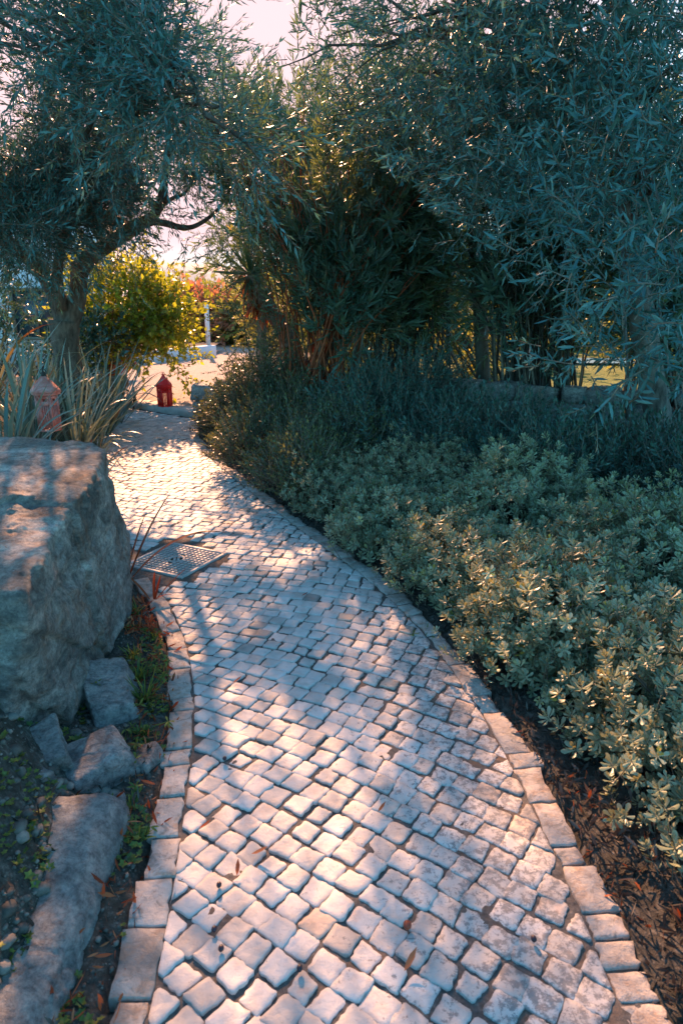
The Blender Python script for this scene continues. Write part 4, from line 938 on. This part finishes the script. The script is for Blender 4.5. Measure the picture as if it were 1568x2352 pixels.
# ------------------------------------------------------------------ strap-leaved plants
def strap(geo, base, az, L_, w, lean, bend, tint, n=11, twist=0, fold=.35):
    t = np.linspace(0, 1, n); th_ = lean+bend*t**1.6; ds = L_/(n-1)
    hx_ = np.concatenate([[0], np.cumsum(np.sin(th_[:-1])*ds)]); hz = np.concatenate([[0], np.cumsum(np.cos(th_[:-1])*ds)])
    dr = np.array([math.cos(az), math.sin(az), 0]); sd = np.array([-math.sin(az), math.cos(az), 0]); up = np.array([0, 0, 1.])
    C = np.array(base)+hx_[:, None]*dr+hz[:, None]*up; ww = w*np.interp(t, [0, .15, .55, .85, 1], [.6, .9, 1, .6, .04])
    nrm = (-np.cos(th_))[:, None]*dr+np.sin(th_)[:, None]*up
    ta = twist*t; s2 = sd*np.cos(ta)[:, None]+nrm*np.sin(ta)[:, None]
    Lf = C+s2*ww[:, None]*.5+nrm*(ww*fold*.5)[:, None]; Rt = C-s2*ww[:, None]*.5+nrm*(ww*fold*.5)[:, None]
    V = np.concatenate([Lf, C, Rt]); Fs = []
    for i in range(n-1): Fs += [i, i+1, n+i+1, n+i, n+i, n+i+1, 2*n+i+1, 2*n+i]
    T = np.concatenate([np.interp(t, [0, 1], [tint*.8, tint])]*3); geo.add(V, Fs, [4]*(2*(n-1)), np.clip(T, 0, 1))
def clump(name, x, y, n, L_, w, m, label, cat, group, reds=.06, z=None, lean=.75, bend=1.2, only=None):
    zb = gh(x, y) if z is None else z; t = empty(name, (x, y, zb), label, cat, group); g = Geo()
    for k in range(n):
        az = rng.random()*6.283; r_ = .09*math.sqrt(rng.random()); l = L_*(.55+.55*rng.random())
        if only is not None: az = only[0]+(rng.random()-.5)*only[1]
        red = rng.random() < reds; v = 1.0 if red else min(.84, rng.random()*.95)
        strap(g, (x+r_*math.cos(az), y+r_*math.sin(az), zb-.02), az, l, w*(.7+.5*rng.random()), .08+lean*rng.random()**1.3, bend*rng.random()**1.4+(.9 if rng.random() < .14 else 0), v, twist=(rng.random()-.5)*1.2)
    g.build('leaves', [m], t, True); return t
SG = 'strap leaved plants on the bank behind the boulder'
for (X, Y, d, n, L_, lab) in [(0, 990, 5.2, 34, .8, 'strap leaf plant at the left edge just behind the boulder'), (190, 1010, 5.6, 22, .42, 'strap leaf plant with red tips growing at the boulder edge'),
                              (60, 930, 6.6, 50, .95, 'strap leaf plant with long pale leaves left of the faded lantern'), (-40, 900, 7.0, 40, 1.0, 'strap leaf plant cut off by the left edge of the photo'),
                              (160, 920, 7.0, 46, .85, 'strap leaf plant right behind the faded lantern'), (225, 915, 8.2, 46, .9, 'strap leaf plant arching toward the low orange wall'),
                              (255, 895, 9.0, 40, .9, 'strap leaf plant farthest up the bank near the step'), (100, 870, 8.0, 44, .95, 'strap leaf plant at the foot of the forked olive'),
                              (205, 960, 7.2, 26, .5, 'short strap leaf plant at the left margin of the cobbles'), (85, 990, 5.7, 14, .42, 'red tinged strap leaf plant in front of the faded lantern')]:
    p = W(X, Y, d); clump('strap_leaf_plant', p[0], d, int(n*1.35), L_*1.28, .031, M['strap_leaf'], lab, 'strap plant', SG, .22 if 'red' in lab else .05)
BG = 'bronze flax plants around the boulder'
clump('bronze_flax', -1.32, 3.62, 5, .5, .04, M['bronze_leaf'], 'bronze flax spears poking up beyond the far corner of the boulder', 'flax plant', BG, 0, None, .25, .4)
fl = empty('bronze_flax', (-1.12, 3.45, .1), 'bronze flax with two long blades reaching over the cobbles beside the boulder', 'flax plant', BG); g = Geo()
strap(g, (-1.16, 3.42, .12), .55, .56, .030, .45, .25, .5, 14); strap(g, (-1.12, 3.38, .16), .15, .60, .036, .75, 1.15, .45, 16); g.build('leaves', [M['bronze_leaf']], fl, True)
fl = empty('bronze_flax', (-1.03, 3.42, .03), 'young bronze flax beside the near corner of the manhole cover', 'flax plant', BG); g = Geo()
for az, l, le, be in ((.3, .25, .75, .2), (1.2, .16, .1, .2), (.9, .14, .35, .1), (2.8, .2, .7, .5), (5.5, .2, 1.0, .4)): strap(g, (-1.03+.02*math.cos(az), 3.42, .02), az, l, .018, le, be, .4+.5*rng.random(), 9)
g.build('leaves', [M['bronze_leaf']], fl, True)

# ------------------------------------------------------------------ weeds, litter, pebbles
def tuft(x, y, n, L_, label, name='grass_tuft', w=.006, cat='grass tuft', leafy=0):
    z = gh(x, y); t = empty(name, (x, y, z), label, cat, 'weeds on the left verge'); g = Geo()
    for k in range(n):
        az = rng.random()*6.283; strap(g, (x+(rng.random()-.5)*.03, y+(rng.random()-.5)*.03, z-.005), az, L_*(.5+.6*rng.random()), w, .2+.9*rng.random(), .9*rng.random(), rng.random()*.95, 7)
    for k in range(leafy):
        az = rng.random()*6.283; l = L_*(.5+.7*rng.random())
        P = np.array([(x, y, z), (x+l*.5*math.cos(az), y+l*.5*math.sin(az), z+l*.45), (x+l*math.cos(az), y+l*math.sin(az), z+l*.55)]); g.tube(P, [.003, .0025, .001], 4, tint=.4)
        tt = Tpl()
        for j in range(7): leaf(tt, (0, 0, 0), rng.standard_normal(3), .03, .009, 0, .1, rng.random(), 0, 1)
        scatter(g, [tt.arr()], P[2:3], np.array([[0, 0, 1.]]), 1.0, np.array([.6]), .5)
    g.build('leaves', [M['weed_leaf']], t); return t
for X, Y, n, L_, lab, lf in [(335, 1620, 46, .16, 'yellow green weed tuft spilling over the left kerb', 7), (305, 1520, 22, .09, 'small tuft of grass beneath the brown rock', 0),
                             (270, 1760, 26, .10, 'flat rosette weed next to the pale angular rock', 3), (330, 1700, 26, .08, 'low weed with yellow tips against the left kerb', 3),
                             (315, 1420, 16, .10, 'thin grass blades between boulder and path below the cover', 0), (322, 1570, 40, 0.12, 'leafy weed clump between the grass tufts', 6), (352, 1470, 18, 0.07, 'short tuft rooted against the left kerb above the weeds', 0), (318, 1930, 20, 0.07, 'small tuft between the grey slab and the left kerb', 2), (300, 1860, 22, .05, 'clover patch beside the tip of the grey slab', 5)]:
    p = W(X, Y, 1); gxx = p; d = 1.6/((1.6-p[2])/1.0); P = W(X, Y, d); tuft(P[0], d, n, L_, lab, leafy=lf)
p = W(970, 1450, 1); d = 1.6/(1.6-p[2]); P = W(970, 1450, d); tuft(P[0]+.02, d, 14, .09, 'pale weed rooted in the joint of the right kerb', leafy=2)['group'] = 'weeds along the right kerb'
def band(side, n, q0, q1, y0, y1):
    s = np.interp(y0+(y1-y0)*rng.random(n), CL[:, 1], SL); hw = np.interp(s, SL, CL[:, 2]); q = q0+(q1-q0)*rng.random(n)**1.2
    P = SN(s, side*(hw+q)); return np.column_stack([P, ground_h(P[:, 0], P[:, 1])+.022*fbm(P[:, 0], P[:, 1], 0, 4.5, 5)*(.15+.85*sst(0, .25, q))+.006*((q > 0) & (q < .3))+.012*(q < 0)])
# pebbles in the left verge
g = Geo(); D0, F0 = ico(1)
for P in np.concatenate([band(-1, 4200, .01, .55, .8, 4.2), band(1, 150, .03, .4, 1, 4), band(-1, 3800, .15, 1.0, .9, 2.6)]):
    s = .002+.008*rng.random()**6; V = D0*(s*np.array([1, 1, .7])*(.7+.7*rng.random(3)))*(1+.8*(rng.random(D0.shape)-.5)); g.add(V+P+[0, 0, s*.3], F0.ravel(), np.full(len(F0), 3), rng.random())
for P in band(-1, 260, .12, .95, .9, 2.5):
    s = .010+.014*rng.random(); Dd, Ff = ico(2); V = Dd*(s*np.array([1, 1, .6])*(.7+.7*rng.random(3)))*(1+.35*(rng.random(Dd.shape)-.5)); g.add(V+P, Ff.ravel(), np.full(len(Ff), 3), rng.random())
meta(g.build('pebbles', M['pebble']), kind='stuff')
# dry leaf litter on the right verge
g = Geo(); lt_ = []
for k in range(4):
    t = Tpl(); leaf(t, (0, 0, 0), (1, 0, .05), .045, .009, rng.random(), .25*(rng.random()-.5), rng.random(), 0, 1); V, F_, S, T, Mi = t.arr(); lt_.append((V, F_, S, T, Mi))
P = np.concatenate([band(1, 11000, .0, .70, .8, 5.5), band(-1, 260, .03, .5, .8, 3.2)]); n = len(P); P[:, 2] += .004+.012*rng.random(n)
D = rng.standard_normal((n, 3)); D[:, 2] = D[:, 2]*.25; R = D
M['litter'] = m_leaf('litter_leaf', [(0, (.02, .019, .017)), (.6, (.055, .05, .045)), (.85, (.17, .155, .135)), (.9, (.28, .12, .06)), (1, (.34, .09, .03))], .15, .7, .2, (1.3, .9, .6))
red = sst(.3, .9, P[:, 0])*sst(2.7, 2.1, P[:, 1])*sst(1.2, 1.5, P[:, 1])
scatter(g, lt_, P, D, .5+.8*rng.random(n), np.clip(rng.random(n)*.75+(rng.random(n) < red*.30)*.6, 0, 1), .15)
meta(g.build('leaf_litter', [M['litter']]), kind='stuff')
g = Geo(); P = np.concatenate([band(-1, 420, .01, .30, 3.25, 3.75), band(-1, 420, -.045, .12, 1.1, 3.4)]); n = len(P); P[:, 2] += .008+.02*rng.random(n); D = rng.standard_normal((n, 3)); D[:, 2] *= .3
scatter(g, lt_, P, D, .5+.9*rng.random(n), rng.random(n), .1); meta(g.build('dry_red_litter', [M['dead_leaf']]), kind='stuff')
# moss and clover in the left verge
g = Geo(); t = Tpl()
for j in range(5): a = j*1.256; leaf(t, (0, 0, 0), (math.cos(a), math.sin(a), .5), .012, .009, 0, .1, rng.random(), 0, 0)
P = band(-1, 4200, .0, .80, .9, 3.4); k = np.array([mn.noise((p[0]*5, p[1]*5, 2)) for p in P]) > .05; P = P[k]; n = len(P); D = rng.standard_normal((n, 3))*.3+[0, 0, 1]
scatter(g, [t.arr()], P+[0, 0, .008], D, .6+.8*rng.random(n), rng.random(n)*.9, .4); meta(g.build('clover_ground_cover', [M['weed_leaf']]), kind='stuff')

def gp_(X, Y, z=0):
    p = W(X, Y, 1); d = (1.6-z)/(1.6-p[2]); return W(X, Y, d)
# fallen olives on the stones
FO = [(523, 2040, 'dark fallen olive by the left kerb, the uppermost'), (530, 2183, 'dark fallen olive against the left kerb joint'), (498, 2217, 'dark fallen olive lowest of those by the left kerb'),
      (535, 2130, 'dark fallen olive just inside the left kerb'), (693, 1926, 'black fallen olive on a sunlit cobble of the lower path'), (1223, 2168, 'dark fallen olive in the shaded cobbles on the right')]
FO = [(503, 2053 - 17, FO[0][2]), (492, 2140-2, FO[1][2]), (508, 2176+6, FO[2][2]), (516, 1745, FO[3][2]), (688, 2228, FO[4][2]), (1225, 2160, FO[5][2])]
for X, Y, lab in FO:
    P = gp_(X, Y, .012); g = Geo(); V = D0; Dd, Ff = ico(3); g.add(Dd*[.0075, .0095, .0075]+[P[0], P[1], .0165], Ff.ravel(), np.full(len(Ff), 3)); meta(g.build('fallen_olive', M['olive_fruit'], smooth=True), lab, 'olive', 'fallen olives on the path')
for X, Y, rz, lab, s in [(595, 1965, .1, 'narrow orange dry leaf lying across the left kerb joint', 1.2), (560, 1955+60, 1.6, 'upright brown dry leaf on a lower left cobble', 1), (470, 1905, .4, 'curled brown leaf near the left kerb', .9),
                      (952, 2235, .9, 'curled dark red leaf on the lower middle cobbles', 1.3), (545, 1570, .5, 'green brown leaf scrap beside the left kerb', 1), (880, 1868, .8, 'yellow green leaf on the shaded right cobbles', .9), (700, 1365+5, .3, 'rusty leaf on the middle of the path', 1)]:
    P = gp_(X, Y, .012); g = Geo(); t = Tpl(); leaf(t, (-.02*s, 0, 0), (math.cos(rz), math.sin(rz), .12), .045*s, .013*s, 0, -.35, .5, 0, 1); V, F_, S, T, Mi = t.arr()
    g.add(V+[P[0], P[1], .016], F_, S, .4+.4*rng.random()); meta(g.build('dry_leaf', M['dead_leaf']), lab, 'dry leaf', 'dry leaves on the path')
P = gp_(935, 2130, .012)
g = Geo(); Dd, Ff = ico(3); g.add(Dd*[.011, .013, .009]+[P[0], P[1], .019], Ff.ravel(), np.full(len(Ff), 3)); meta(g.build('fallen_berry', M['berry_red'], smooth=True), 'rusty red fruit husk on the lower middle cobbles', 'berry')

# ------------------------------------------------------------------ light, sky, camera
world = bpy.data.worlds.new('World'); SC.world = world; world.use_nodes = True; nt = world.node_tree; N, L = nt.nodes, nt.links
bg = N['Background']; sky = N.new('ShaderNodeTexSky'); sky.sky_type = 'NISHITA'; sky.sun_disc = False; sky.sun_elevation = SUN_EL; sky.sun_rotation = -SUN_AZ
sky.dust_density = .7; sky.ozone_density = 4.0
# pink glow mixed into the sky colour around the sun's side
tc = N.new('ShaderNodeTexCoord'); vm = N.new('ShaderNodeVectorMath'); vm.operation = 'DOT_PRODUCT'; L.new(tc.outputs['Generated'], vm.inputs[0]); vm.inputs[1].default_value = tuple(SUN)
fac = ramp(N, L, vm.outputs['Value'], [(.62, (0, 0, 0)), (.90, (1, 1, 1))])
blue = mixc(N, L, 1.0, sky.outputs[0], (.54, 1.10, 1.04), 'MULTIPLY')
col = mixc(N, L, fac, blue, (2.85, 2.02, 2.12))
L.new(col, bg.inputs[0]); bg.inputs[1].default_value = .12
sun = bpy.data.lights.new('sun', 'SUN'); sun.energy = 4.6; sun.angle = rad(.55); sun.color = (1, .50, .27)
so = bpy.data.objects.new('sun', sun); COL.objects.link(so); so.rotation_euler = Vector(SUN).to_track_quat('Z', 'Y').to_euler()
cam = bpy.data.cameras.new('camera'); co = bpy.data.objects.new('camera', cam); COL.objects.link(co); SC.camera = co
co.location = (0, 0, CAMH); co.rotation_euler = (rad(90-PITCH), 0, 0); cam.sensor_fit = 'VERTICAL'; cam.sensor_height = 36; cam.lens = 24; cam.clip_end = 2000; cam.clip_start = .05
cam.dof.use_dof = True; cam.dof.focus_distance = 4.2; cam.dof.aperture_fstop = 5.0
SC.view_settings.view_transform = 'Standard'; SC.view_settings.look = 'None'; SC.view_settings.gamma = 1; SC.view_settings.exposure = 1.85
SC.cycles.max_bounces = 8; SC.cycles.transmission_bounces = 4; SC.cycles.use_denoising = True
print('cobbles', cobble_n)
